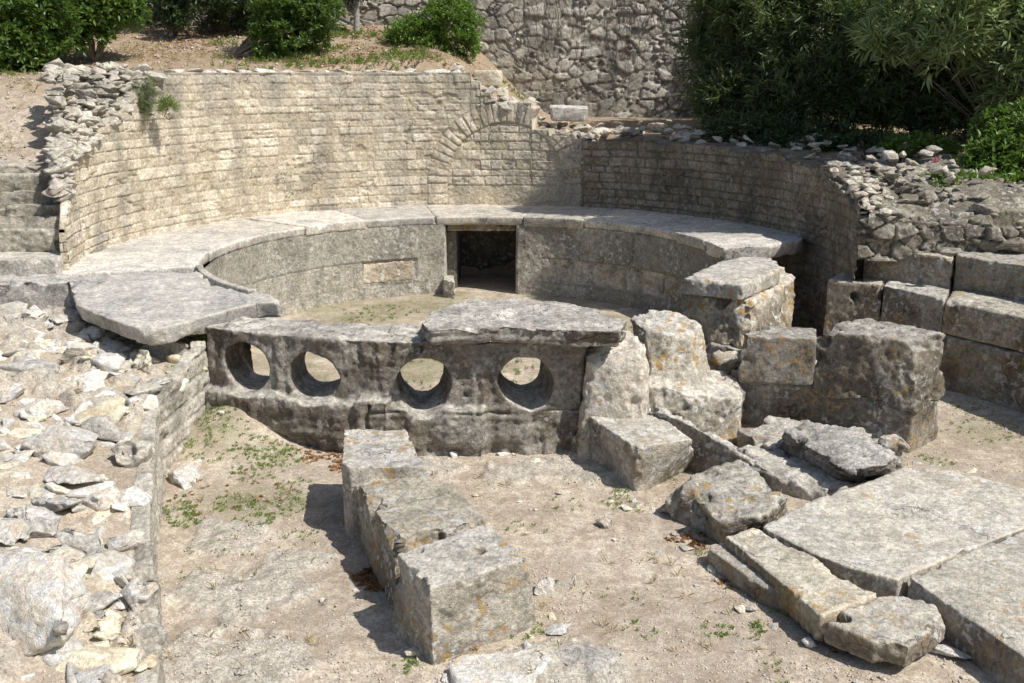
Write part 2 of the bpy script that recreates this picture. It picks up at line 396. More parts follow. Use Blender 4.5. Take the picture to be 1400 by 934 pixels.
# rock archetypes (angular, convex with broken planes)
def hull_bm(k, n=13, flat=.6, seed=0):
    r = random.Random(seed * 31 + k); bm = bmesh.new()
    for _ in range(n):
        while True:
            p = Vector((r.uniform(-1, 1), r.uniform(-1, 1), r.uniform(-1, 1)))
            if .55 < p.length < 1: break
        bm.verts.new((p.x, p.y, p.z * flat))
    g = bmesh.ops.convex_hull(bm, input=bm.verts)
    bmesh.ops.delete(bm, geom=[e for e in g['geom_interior'] if isinstance(e, bmesh.types.BMVert)], context='VERTS')
    return bm
def crisp(k, n=14, flat=.8, cuts=3):
    bm = hull_bm(k, n, flat, 9)
    bmesh.ops.subdivide_edges(bm, edges=bm.edges, cuts=cuts, use_grid_fill=True)
    bmesh.ops.triangulate(bm, faces=bm.faces); bm.normal_update()
    v = np.array([x.co for x in bm.verts]); nn = np.array([x.normal for x in bm.verts]); bm.verts.ensure_lookup_table()
    f = np.array([[q.index for q in x.verts] for x in bm.faces]) if not bm.verts.index_update() else None
    bm.free()
    v = v + nn * (.07 * fbm(v * 2.2, 4, k + 3, .6))[:, None]
    return v, f
ARCH = [crisp(k, 12 + k % 4) for k in range(14)]
def rock_cloud(name, items, mat, parent=None, seed=0):
    """many stones bedded together in one mesh: items = (x, y, z, sx, sy, sz, rotz)"""
    V, Fc, A = [], [], []; off = 0; r = random.Random(seed)
    for (x, y, z, sx, sy, sz, rz) in items:
        v, f = ARCH[r.randrange(len(ARCH))]
        a, b_ = r.uniform(-.35, .35), r.uniform(-.35, .35)
        q = v.copy()
        if r.random() < .5: q[:, 2] = -q[:, 2]; f = f[:, ::-1]
        c, s = math.cos(rz + r.uniform(-.3, .3)), math.sin(rz + r.uniform(-.3, .3))
        q = q * np.array([sx, sy, sz])
        ca, sa = math.cos(a), math.sin(a); q = q @ np.array([[1, 0, 0], [0, ca, -sa], [0, sa, ca]]).T
        ca, sa = math.cos(b_), math.sin(b_); q = q @ np.array([[ca, 0, sa], [0, 1, 0], [-sa, 0, ca]]).T
        c, s = math.cos(rz), math.sin(rz); q = q @ np.array([[c, -s, 0], [s, c, 0], [0, 0, 1]]).T
        V.append(q + np.array([x, y, z])); Fc.append(f + off); off += len(v)
        A.append(np.tile([r.random(), 0, 0, 1], (len(v), 1)))
    V = np.concatenate(V); Fc = np.concatenate(Fc); A = np.concatenate(A)
    V = V + .006 * np.stack([fbm(V * 20, 3, 1), fbm(V * 20, 3, 2), fbm(V * 20, 3, 3)], 1)
    return link(name, mesh_np(name, V, Fc, A), mat, parent)
def rock(px, py, z, w, h, d, mat, label, rot=0, flat=1.0, cat='rock', name='rock', group=None, k=None, voxel=None, n=15, strata=.006, tiltx=0, tilty=0):
    """a loose angular rock; w, d, h are its width, depth and height in metres, (px, py) its foot middle"""
    x, y, _ = P(px, py, z); _seed[0] += 1
    bm = hull_bm(_seed[0], n, 1.0, 5)
    vs = [v.co.copy() for v in bm.verts]
    mx = [max(abs(c[i]) for c in vs) for i in range(3)]
    cr, sr = math.cos(rot), math.sin(rot)
    for v in bm.verts:
        X, Y_, Z = v.co.x / mx[0] * w / 2, v.co.y / mx[1] * d / 2, v.co.z / mx[2] * h / 2 * 1.15
        Z += X * tiltx + Y_ * tilty
        v.co = (x + X * cr - Y_ * sr, y + d * .35 + X * sr + Y_ * cr, z + h * .42 + Z)
    me = voxelise(bm, voxel or max(.008, min(w, h, d) / 18), 1)
    chips(me, 14, h * .03, h * .16, _seed[0])
    weather(me, .05 * h + .002, _seed[0], strata, .02 * min(1, h * 4), 2.5 / max(w, .15) ** .6, (), (.2, -.1)); me.name = name
    return tag(link(name, me, mat), label, cat, group)

# ------------------------------------------------------------------ world, sun, camera
SUN_EL = math.radians(53); SX, SY = .85, -.527
w = bpy.data.worlds.new('World'); scene.world = w; w.use_nodes = True; nt = w.node_tree
sky = nt.nodes.new('ShaderNodeTexSky'); sky.sky_type = 'NISHITA'; sky.sun_disc = False
sky.sun_elevation = SUN_EL; sky.sun_rotation = math.atan2(SX, SY); sky.air_density = 1.0; sky.dust_density = 1.5
bg = nt.nodes['Background']; bg.inputs['Strength'].default_value = .105; nt.links.new(sky.outputs[0], bg.inputs[0])
sl = bpy.data.lights.new('sun', 'SUN'); sl.energy = 5.0; sl.angle = math.radians(.55); sl.color = (1, .965, .905)
so = bpy.data.objects.new('sun', sl); COL.objects.link(so)
dvec = Vector((SX * math.cos(SUN_EL), SY * math.cos(SUN_EL), math.sin(SUN_EL)))
so.rotation_euler = dvec.to_track_quat('Z', 'Y').to_euler(); so.location = (6, -4, 9)
cam = bpy.data.cameras.new('camera'); co = bpy.data.objects.new('camera', cam); COL.objects.link(co)
cam.sensor_width = 36; cam.lens = 36 * FPX / 1400; cam.clip_end = 2000; cam.clip_start = .05
co.location = (0, 0, CAMH); co.rotation_euler = (math.pi / 2 - TILT, 0, 0); scene.camera = co
scene.view_settings.view_transform = 'Standard'; scene.view_settings.look = 'None'; scene.view_settings.exposure = 0

# ------------------------------------------------------------------ ground
LX = [3.0, 3.6, 4.44, 5.65, 7.0, 8.08, 9.2]; LL = [-1.25, -1.45, -1.72, -2.17, -2.56, -2.50, -2.6]
def line_x(Y): return np.interp(Y, LX, LL)
def bank_edge(Y): return np.interp(Y, [3, 4.4, 5.65, 7, 8, 9.3], [-1.0, -.90, -.74, -.52, -.46, -.44])
def ground_z(X, Y):
    X = np.asarray(X, float); Y = np.asarray(Y, float)
    r = np.hypot(X - CX, Y - CY)
    hl = np.interp(Y, [9.0, 9.5, 9.9, 10.5, 11, 13, 14.5, 18, 24, 60], [-.45, -.1, .1, .8, .97, 1.74, 1.86, 2.6, 3.7, 8])
    hr = np.interp(Y, [9.2, 9.9, 10.4, 11.6, 13, 18, 24, 60], [GZ, GZ + .2, 0, .62, .88, 1.08, 1.6, 5])
    hill = hl + (hr - hl) * sstep(X, -1.3, .9)
    z = np.full(X.shape, GZ)
    out = sstep(r, 4.08, 4.4) * (Y > 9.1)
    z = z + (hill - GZ) * out
    z = z + .30 * np.exp(-(((X + 2.25) / .42) ** 2 + ((Y - 7.85) / .55) ** 2)) * (r > 3.2)
    lx = line_x(Y); dx = lx - X
    bz = bank_edge(Y) + np.clip(dx, 0, 3) * .11
    bm_ = sstep(dx, .02, .10) * (Y < 9.25) * (r > 3.05)
    z = np.where(bm_ > 0, z * (1 - bm_) + bz * bm_, z)
    return z
def fbm2(X, Y, s, o=4, seed=0): 
    p = np.stack([X.ravel() * s, Y.ravel() * s, np.zeros(X.size)], 1); return fbm(p, o, seed).reshape(X.shape)
def axis(a, b, c, d, fine, mid_lo, mid_hi):
    far1 = -np.geomspace(1, abs(mid_lo) + 400, 22)[::-1] + 1 + mid_lo
    left = np.arange(mid_lo, a, .12); core = np.arange(a, b, fine); right = np.arange(b, mid_hi, .12)
    far2 = np.geomspace(1, 400, 22) - 1 + mid_hi
    return np.unique(np.round(np.concatenate([far1, left, core, right, far2]), 4))
gx = axis(-4.6, 4.8, 0, 0, .018, -12, 12); gy = axis(2.9, 9.6, 0, 0, .018, 1.0, 24)
GX, GY = np.meshgrid(gx, gy, indexing='ij')
gz = ground_z(GX, GY)
near = (np.abs(GX) < 14) & (GY < 26) & (GY > 0)
bankm = (line_x(GY) - GX > 0.02) & (GY < 9.3)
n_a = fbm2(GX, GY, 1.1, 4, 1); n_b = fbm2(GX, GY, 6, 4, 2); n_c = fbm2(GX, GY, 22, 3, 3)
# bedrock outcrops in the trench floor, lower left, and across the bank
spots = [(P(330, 810, GZ), .55), (P(290, 905, GZ), .55), (P(345, 905, GZ), .4), (P(310, 740, GZ), .3), (P(800, 905, GZ), .35), (P(400, 770, GZ), .3), (P(700, 650, GZ), .25), (P(600, 640, GZ), .25), (P(790, 640, GZ), .4)]
rockm = np.zeros(GX.shape)
for (c, s) in spots: rockm = np.maximum(rockm, np.exp(-(((GX - c[0]) / s) ** 2 + ((GY - c[1]) / (s * .8)) ** 2)))
rk = sstep(rockm * .9 + n_b * .38 + n_a * .15, .38, .52)
rk = np.maximum(rk, bankm * sstep(n_a * .7 + n_b * .5, -.05, .22) * .9)
q = np.stack([GX.ravel() * 4 + n_a.ravel(), GY.ravel() * 5, GX.ravel() * 0], 1)
f1, f2, cid = worley2(GX.ravel() * 4.2 + n_b.ravel() * .5, GY.ravel() * 5.5 + n_a.ravel() * .6, 3)
h1_, h2_, hc_ = worley2(GX.ravel() * 9 + n_b.ravel() * .6, GY.ravel() * 12 + n_a.ravel() * .6, 13)
facet = ((cid - .5) * .09 + sstep(f2 - f1, 0, .10) * .04 + (hc_ - .5) * .035 + sstep(h2_ - h1_, 0, .12) * .014).reshape(GX.shape)
gz = gz + near * (n_a * .018 + n_b * .007 + n_c * .0035) + rk * (.022 + .02 * n_b + .012 * n_c) * near + bankm * facet * rk * .8 + bankm * n_a * .03
hillm = sstep(GY - 9.6, 0, .5) * (np.hypot(GX - CX, GY - CY) > 4.05)
gravelly = sstep(fbm2(GX, GY, .8, 3, 9), -.1, .3)
hz = hillm * np.where(GX < -4.3, sstep(GY, 11.8, 13.6), 1.0)
grassm = np.zeros(GX.shape)
inb = np.hypot(GX - CX, GY - CY) < 2.8
grassm = np.where(inb, .75 * sstep(n_a + .35 * n_b, -.25, .2), 0)
for (px, py, s) in [(300, 620, .22), (380, 630, .18), (330, 690, .3), (400, 690, .2), (290, 595, .2)]:
    c = P(px, py, GZ); grassm = np.maximum(grassm, .8 * np.exp(-((GX - c[0]) ** 2 + (GY - c[1]) ** 2) / s ** 2))
grassm = np.maximum(grassm, hillm * sstep(n_a, .05, .35) * .6 * ((GX > -4.2) & (GX < .5)))
c = P(1340, 590, GZ); grassm = np.maximum(grassm, .55 * np.exp(-((GX - c[0]) ** 2 + (GY - c[1]) ** 2) / .3 ** 2))
attr = np.stack([hz.ravel(), rk.ravel(), grassm.ravel(), np.ones(GX.size)], 1)
me = mesh_np('ground', np.stack([GX.ravel(), GY.ravel(), gz.ravel()], 1), grid_faces(len(gx), len(gy)), attr, 'zone')
g_obj = tag(link('ground', me, M['ground']), 'dusty gravel ground, trench floor and sloping hillside', 'ground', kind='structure')

def gsurf(x, y):
    i = np.clip(np.searchsorted(gx, x), 1, len(gx) - 1); j = np.clip(np.searchsorted(gy, y), 1, len(gy) - 1)
    return gz[i, j]

# ------------------------------------------------------------------ masonry height-fields
def courses(seed, zlo, zhi, h, jit):
    r = random.Random(seed); z = [zlo]
    while z[-1] < zhi: z.append(z[-1] + h * r.uniform(1 - jit, 1 + jit))
    return np.array(z)
def brick_relief(S, Z, seed, h=.112, wlo=.13, whi=.34, jit=.18, joint=.011, depth=.02, zlo=-1.3, zhi=2.4, warp=.012, smin=-12, smax=12):
    p = np.stack([S * .9, Z * .9, S * 0], 1)
    Zw = Z + warp * fbm(p, 3, seed) + .004 * fbm(p * 9, 2, seed + 1)
    Sw = S + .008 * fbm(p * 8, 2, seed + 2)
    cz = courses(seed, zlo, zhi, h, jit); ci = np.clip(np.searchsorted(cz, Zw) - 1, 0, len(cz) - 2)
    dz = np.minimum(Zw - cz[ci], cz[ci + 1] - Zw)
    ds = np.zeros_like(S); bid = np.zeros_like(S)
    for c in np.unique(ci):
        k = ci == c; r = random.Random(seed * 1000 + int(c)); e = [smin - r.random() * .3]
        while e[-1] < smax: e.append(e[-1] + r.uniform(wlo, whi))
        e = np.array(e); bi = np.clip(np.searchsorted(e, Sw[k]) - 1, 0, len(e) - 2)
        ds[k] = np.minimum(Sw[k] - e[bi], e[bi + 1] - Sw[k]); bid[k] = _h(bi.astype(np.int64), np.full(bi.shape, int(c)), np.full(bi.shape, 3), seed)
    d = np.minimum(dz, ds) + .004 * fbm(np.stack([S * 30, Z * 30, S * 0], 1), 2, seed + 3)
    f = sstep(d, 0, joint)
    return f, bid, d
def relief_mesh(name, pts_fn, S, Z, disp, tint, nu, nv, back, mat, parent):
    """pts_fn(s, z, outset) -> xyz. disp is outset toward the viewer side. extra rows go back over the top"""
    X = pts_fn(S, Z, disp).reshape(nu, nv, 3); tt = tint.reshape(nu, nv, 4)
    rows = [X]; ts = [tt]
    top_s, top_z = S.reshape(nu, nv)[:, -1], Z.reshape(nu, nv)[:, -1]
    for bk in back:
        nz = .03 * fbm(np.stack([top_s * 3, top_s * 0 + bk * 4, top_s * 0], 1), 3, 55) * min(1, bk * 6)
        bsc = np.interp(np.degrees(top_s / ROUT), [-106, -86, -72, 78, 90, 100], [.08, .2, 1, 1, .25, .12])
        rows.append(pts_fn(top_s, top_z + nz * bsc, -bk * bsc).reshape(nu, 1, 3))
        t = tt[:, -1:, :].copy(); ts.append(t)
    if back:
        rows.append(pts_fn(top_s, top_z * 0 - 1.2, -back[-1] * bsc).reshape(nu, 1, 3)); ts.append(tt[:, -1:, :].copy())
    X = np.concatenate(rows, 1); tt = np.concatenate(ts, 1)
    return link(name, mesh_np(name, X.reshape(-1, 3), grid_faces(nu, X.shape[1])[:, ::-1], tt.reshape(-1, 4)), mat, parent)

# curved back wall with the blocked arch
cw = thing('curved_wall', 'tall curved wall of small cream stone blocks with a blocked arch, behind the paved ring', 'wall', (CX, CY + ROUT, 0))
def arcpt(R):
    def f(s, z, o):
        th = s / R; r = R - o
        return np.stack([CX + r * np.sin(th), CY + r * np.cos(th), z], 1)
    return f
TH_A = math.radians(5.3)             # arch axis
def wall_top(th, side):
    d = np.degrees(th); u = (th - TH_A) * ROUT
    q_ = [-107, -104, -100, -97, -90, -84, -80, -75, -71, -66]
    zl = [.35, .47, .74, .97, 1.08, 1.22, 1.36, 1.55, 1.70, 1.83]
    z = np.interp(d, q_, zl)
    z = np.where(d > -66, 1.83, z)
    z = np.where(u > -.50, 1.70, z); z = np.where(u > -.36, 1.56, z); z = np.where(u > -.22, 1.42, z)
    z = np.where(u > .36, 1.05, z); z = np.where(u > .62, .97, z)
    z = np.where(u > .86, .94, z)
    zr = np.interp(d, [20, 45, 60, 72, 82, 88, 92, 97, 100], [.94, .93, .87, .84, .80, .74, .66, .60, .56])
    z = np.where(d > 21, zr, z)
    st = .022 * np.round(2.0 * vnoise(np.stack([u * 4, u * 0, u * 0], 1), 4)) / 1.0
    z = z + np.where((d > 21) | (d < -66), st, 0)
    return z
def make_wall(th0, th1, nu, nv, name, mat, zb_fn, seed):
    th = np.linspace(math.radians(th0), math.radians(th1), nu); zt = wall_top(th, 0); zb = zb_fn(np.degrees(th))
    vv = np.linspace(0, 1, nv)
    S = np.repeat(th * ROUT, nv); Z = (zb[:, None] + (zt - zb)[:, None] * vv[None, :]).ravel()
    f, bid, d = brick_relief(S, Z, seed, h=.113, wlo=.12, whi=.31, jit=.2, warp=.018)
    u = S - TH_A * ROUT; v = Z - .30; rr = np.hypot(u, v)
    # arch ring
    ang = np.arctan2(v, u); nvs = 29
    wob = .01 * fbm(np.stack([S * 5, Z * 5, S * 0], 1), 2, 9)
    a_i = np.floor((ang + wob) / math.pi * nvs); af = (ang + wob) / math.pi * nvs - a_i
    dr = np.minimum(rr - .84, 1.13 - rr); da = np.minimum(af, 1 - af) * math.pi / nvs * rr
    ring = (v > 0) & (rr > .835) & (rr < 1.135)
    fr = sstep(np.minimum(dr, da), .002, .02)
    f = np.where(ring, fr, f); bid = np.where(ring, _h(a_i.astype(np.int64), (a_i * 0).astype(np.int64), (a_i * 0).astype(np.int64), 5), bid)
    # jambs
    jam = (v <= 0) & (np.abs(u) > .84) & (np.abs(u) < 1.13)
    dj = np.minimum(np.minimum(np.abs(u) - .84, 1.13 - np.abs(u)), np.abs(((Z) / .15) % 1 - .5) * -.15 + .075)
    f = np.where(jam, sstep(dj, 0, .012), f); bid = np.where(jam, _h(np.floor(Z / .15).astype(np.int64), (u > 0).astype(np.int64), np.zeros(len(u), np.int64), 6), bid)
    # infill recessed, with a long sill stone
    inside = ((v > 0) & (rr < .84)) | ((v <= 0) & (np.abs(u) < .84))
    sill = inside & (Z < .27)
    f = np.where(sill, sstep(np.minimum(.27 - Z, .84 - np.abs(u)), 0, .015), f); bid = np.where(sill, .25, bid)
    n1 = fbm(np.stack([S * 7, Z * 7, S * 0], 1), 4, seed + 20); n2 = fbm(np.stack([S * 26, Z * 26, S * 0], 1), 3, seed + 21)
    disp = f * (.014 + .016 * (bid - .5)) + .011 * n1 + .008 * n2 - .012 * inside + ring * .005
    disp += .02 * fbm(np.stack([S * 1.1, Z * 1.1, S * 0], 1), 3, seed + 22)
    # lost faces here and there
    lost = sstep(fbm(np.stack([S * 3, Z * 6, S * 0], 1), 3, seed + 30), .38, .46); disp -= lost * .014
    st = .75 * sstep(Z + .25 * fbm(np.stack([S * 2.2, Z * .8, S * 0], 1), 4, 77) + .25 * np.clip((np.degrees(S / ROUT) + 60) / 60, 0, 1), 1.0, 1.75)
    st = st * sstep(fbm(np.stack([S * 5, Z * 2, S * 0], 1), 4, 78), -.5, .25)
    if th0 < 0: st = np.maximum(st, .95 * sstep(np.degrees(S / ROUT) + 5 * n1, 3, 21))  # painted shade, deepening towards the shaded facing
    else: st = st * .3; disp = disp + f * .008
    tint = np.stack([np.clip(bid * .8 + .1 + .25 * n1, 0, 1), np.clip((1 - f) * (1 + .6 * ring + (.6 if th0 > 0 else 0)), 0, 1.5), st, np.ones(len(S))], 1)
    return relief_mesh(name, arcpt(ROUT), S, Z, disp, tint, nu, nv, [.05, .12, .2, .3, .42, .55], mat, cw)
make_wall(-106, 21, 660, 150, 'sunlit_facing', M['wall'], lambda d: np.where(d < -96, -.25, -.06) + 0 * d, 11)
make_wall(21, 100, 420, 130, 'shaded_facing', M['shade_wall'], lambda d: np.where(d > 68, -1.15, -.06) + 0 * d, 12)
# wall end returns
def end_return(th, R0, R1, z0, z1, mat, parent, name, seed, sign):
    nu, nv = 40, 110; uu = np.linspace(R0, R1, nu); S = np.repeat(uu, nv); Z = np.tile(np.linspace(z0, z1, nv), nu)
    f, bid, d = brick_relief(S, Z, seed); t = math.radians(th)
    o = (f * .015 + .01 * fbm(np.stack([S * 9, Z * 9, S * 0], 1), 3, seed)) * sign
    n_ = np.array([math.cos(t), -math.sin(t)])
    V = np.stack([CX + S * math.sin(t) + n_[0] * o, CY + S * math.cos(t) + n_[1] * o, Z], 1)
    fc = grid_faces(nu, nv)
    return link(name, mesh_np(name, V, fc, np.stack([bid, 1 - f, f * 0, f * 0 + 1], 1)), mat, parent)
end_return(-106, ROUT - .015, ROUT + .05, -.3, .36, M['wall'], cw, 'wall_end', 32, -1)
# broken rubble core along the top
items = []; r = random.Random(5)
for k in range(330):         # left end, heaped up behind the stepped facing
    th = -101 + 36 * r.random(); off = r.random() ** 1.2 * float(np.interp(th, [-101, -90, -82, -75], [.08, .25, .6, 1.0])); rad = ROUT + .02 + off
    z0 = float(wall_top(np.array([math.radians(th)]), 0)[0]); zt = z0 + (1.86 - z0) * min(1, off / .75) * (0.35 if th < -92 else 1) + r.uniform(-.08, .05)
    x, y, _ = pol(th, rad); s = r.uniform(.06, .15)
    items.append((x, y, zt, s * 1.25, s, s * .7, r.uniform(-.5, .5)))
for k in range(70):          # behind the arch crown
    th = -2 + 24 * r.random(); rad = ROUT + .05 + r.random() * .75; u = (math.radians(th) - TH_A) * ROUT
    zt = float(wall_top(np.array([math.radians(th)]), 0)[0]) + r.uniform(-.06, .05)
    x, y, _ = pol(th, rad); s = r.uniform(.05, .12); items.append((x, y, zt, s * 1.3, s, s * .75, r.uniform(0, 3)))
for k in range(60):          # crumbling right end
    th = 80 + 20 * r.random(); rad = ROUT + r.random() * .3
    zt = float(wall_top(np.array([math.radians(th)]), 0)[0]) + r.uniform(-.06, .03)
    x, y, _ = pol(th, rad); s = r.uniform(.05, .10); items.append((x, y, zt, s * 1.2, s, s * .7, r.uniform(0, 3)))
for k in range(130):         # right, a wide shelf of flat rubble
    th = 12 + 82 * r.random(); rad = ROUT + .04 + r.random() ** .8 * 1.3
    zt = float(wall_top(np.array([math.radians(th)]), 0)[0]) + r.uniform(-.05, .05) + (rad - ROUT) * .12
    x, y, _ = pol(th, rad); s = r.uniform(.05, .12); items.append((x, y, zt, s * 1.3, s, s * .7, r.uniform(0, 3)))
rock_cloud('rubble_core', items, M['rubble'], cw, 3)
# row of cap stones along the sunlit top
items = []
th = -64.0
while th < -5:
    wdt = r.uniform(.18, .42); x, y, _ = pol(th + math.degrees(wdt / 2 / ROUT), ROUT + .14)
    items.append((x, y, 1.82, wdt * .62, .17, .08, -math.radians(th))); th += math.degrees(wdt / ROUT)
rock_cloud('cap_stones', items, M['greyrock'], cw, 8)
# free-standing crown voussoirs
for k, a in enumerate((104, 98, 92, 86, 79, 71)):
    t = math.radians(a); rr0, rr1 = .86, 1.13 + .02 * math.sin(k * 5); hw = .047
    def ap(u, v, o): 
        th = TH_A + u / ROUT; return (CX + (ROUT - o) * math.sin(th), CY + (ROUT - o) * math.cos(th), .3 + v)
    c0 = [(math.cos(t) * q - math.sin(t) * s * hw * (q / 1.0), math.sin(t) * q + math.cos(t) * s * hw * (q / 1.0)) for q, s in ((rr0, -1), (rr0, 1), (rr1, 1), (rr1, -1))]
    block('voussoir', [ap(u, v, .022) for u, v in c0], [ap(u, v, -.45) for u, v in c0], M['paleblock'] if k != 4 else M['dark'], parent=cw, voxel=.016, rough=.008, chip=.012, smooth=1)
# leaning springer stones on the right of the arch
for k, a in enumerate((34, 26, 18, 9)):
    t = math.radians(a); c0 = [(math.cos(t) * q - math.sin(t) * s * .068 * q, math.sin(t) * q + math.cos(t) * s * .068 * q) for q, s in ((.83, -1), (.83, 1), (1.2, 1), (1.2, -1))]
    block('voussoir', [ap(u, v, .02) for u, v in c0], [ap(u, v, -.4) for u, v in c0], M['grim'], parent=cw, voxel=.018, rough=.008, chip=.012, smooth=2)

# ------------------------------------------------------------------ rear rubble retaining wall
YW = 18.0
rw = thing('rubble_wall', 'high rough rubble retaining wall with dry creepers behind the ruin', 'wall', (1, YW, 1))
nu, nv = 760, 150
xs = np.linspace(-9.5, 9.0, nu); S = np.repeat(xs, nv)
base = ground_z(xs, np.full(nu, YW)) - .15
Z = (base[:, None] + (4.3 - base)[:, None] * np.linspace(0, 1, nv)[None, :]).ravel()
wp = np.stack([S * 2, Z * 2, S * 0], 1); wu = S + .07 * fbm(wp, 3, 1); wv = Z + .05 * fbm(wp, 3, 2)
f1, f2, cid = worley2(wu / .25, wv / .17, 21, .85)
g1, g2, gid = worley2(wu / .09, wv / .06, 22, .9)
small = sstep(fbm(wp * 1.4, 2, 8), .05, .2)
e = f2 - f1; f = sstep(e, .0, .12); fg = sstep(g2 - g1, .0, .2)
smallm = (cid > .80)
f = np.where(smallm, f * fg, f); cc = np.where(smallm, gid, cid)
n1 = fbm(np.stack([S * 9, Z * 9, S * 0], 1), 4, 4)
cc2 = (cc * 7.31) % 1.0
disp = f * (.04 + .05 * (cc2 - .5)) + .012 * n1 + .006 * fbm(np.stack([S * 24, Z * 24, S * 0], 1), 3, 14) + .06 * fbm(np.stack([S * .8, Z * .8, S * 0], 1), 2, 6)
V = np.stack([S, YW - disp, Z], 1)
tint = np.stack([np.clip(cc2 * 1.5 - .25 + .15 * n1, -.4, 1.5), (1 - f), .25 * sstep(n1, 0, .4), np.ones(len(S))], 1)
link('rubble_facing', mesh_np('rubble_facing', V, grid_faces(nu, nv), tint), M['rear'], rw)
block('wall_mass', [(-9.5, YW + .02, 4.28), (9, YW + .02, 4.28), (9, YW + .7, 4.28), (-9.5, YW + .7, 4.28)], .3, M['rear'], parent=rw, voxel=.08, rough=.01, smooth=1)

def tubes(name, paths, mat, parent=None, label=None, cat=None, sides=5, group=None):
    V, Fc = [], []; off = 0
    for pts, r0, r1 in paths:
        n = len(pts); pts = [Vector(p) for p in pts]
        for i, p in enumerate(pts):
            d = (pts[min(i + 1, n - 1)] - pts[max(i - 1, 0)]).normalized()
            a = d.orthogonal().normalized(); b_ = d.cross(a); rad = r0 + (r1 - r0) * i / max(1, n - 1)
            for k in range(sides):
                t = 2 * math.pi * k / sides; V.append(tuple(p + (a * math.cos(t) + b_ * math.sin(t)) * rad))
        for i in range(n - 1):
            for k in range(sides):
                Fc.append((off + i * sides + k, off + i * sides + (k + 1) % sides, off + (i + 1) * sides + (k + 1) % sides, off + (i + 1) * sides + k))
        off += n * sides
    o = link(name, mesh_np(name, V, Fc), mat, parent)
    if label: tag(o, label, cat, group)
    return o
# dry creeper stems
for vi, (x0, lab) in enumerate(((.9, 'left dry creeper, thin bare stems hanging on the rubble wall'), (2.15, 'middle dry creeper of tangled bare stems hanging on the rubble wall'), (3.0, 'right dry creeper, bare stems on the rubble wall beside the dark oleander'))):
    r = random.Random(vi + 40); paths = []
    for k in range(13):
        x = x0 + r.gauss(0, .33); z = 3.9; pts = []; stop = r.uniform(1.5, 2.6); dx = r.uniform(-.12, .12)
        while z > stop:
            pts.append((x, YW - .12 - .03 * r.random(), z)); z -= r.uniform(.10, .2); x += r.gauss(0, .045) + dx * .1
        if len(pts) > 2: paths.append((pts, r.uniform(.005, .011), .003))
    tubes('creeper', paths, M['vine'], None, lab, 'creeper', 4)

# ------------------------------------------------------------------ paved ring and basin wall
ring = thing('paved_ring', 'wide ring of worn grey paving slabs around the sunken basin', 'paving', pol(0, 3.3))
def arc_poly(t0, t1, r0, r1, z, n=10):
    a = [pol(t0 + (t1 - t0) * i / n, r1, z) for i in range(n + 1)]; b = [pol(t1 + (t0 - t1) * i / n, r0, z) for i in range(n + 1)]
    return a + b
cuts = [-109, -91, -70, -50, -31, -11.5, 12.5, 30, 47, 62, 75]
for i in range(len(cuts) - 1):
    a, b_ = cuts[i] + .02, cuts[i + 1] - .02
    ri = 2.70 + (.03 if i % 3 else 0) + (.06 if i == 0 else 0)
    block('paving_slab', arc_poly(a, b_, ri, 4.02, -.004 * (i % 3)), arc_poly(a, b_, ri + .02, 4.02, -.13), M['paving'], parent=ring, voxel=.022, rough=.010, chip=.015, smooth=2, chipn=.35, freq=2.5)
# broken stub at the right end of the ring
block('paving_slab', [pol(75, 4.0), pol(80, 3.75), pol(84, 3.3), pol(87, 2.72), pol(81, 2.70), pol(75.2, 2.7)], [pol(75, 4.0, -.16), pol(80, 3.7, -.16), pol(84, 3.2, -.16), pol(86, 2.76, -.16), pol(81, 2.74, -.16), pol(75.2, 2.74, -.16)], M['paving'], parent=ring, voxel=.02, rough=.014, smooth=2, label='broken end slab of the paving')

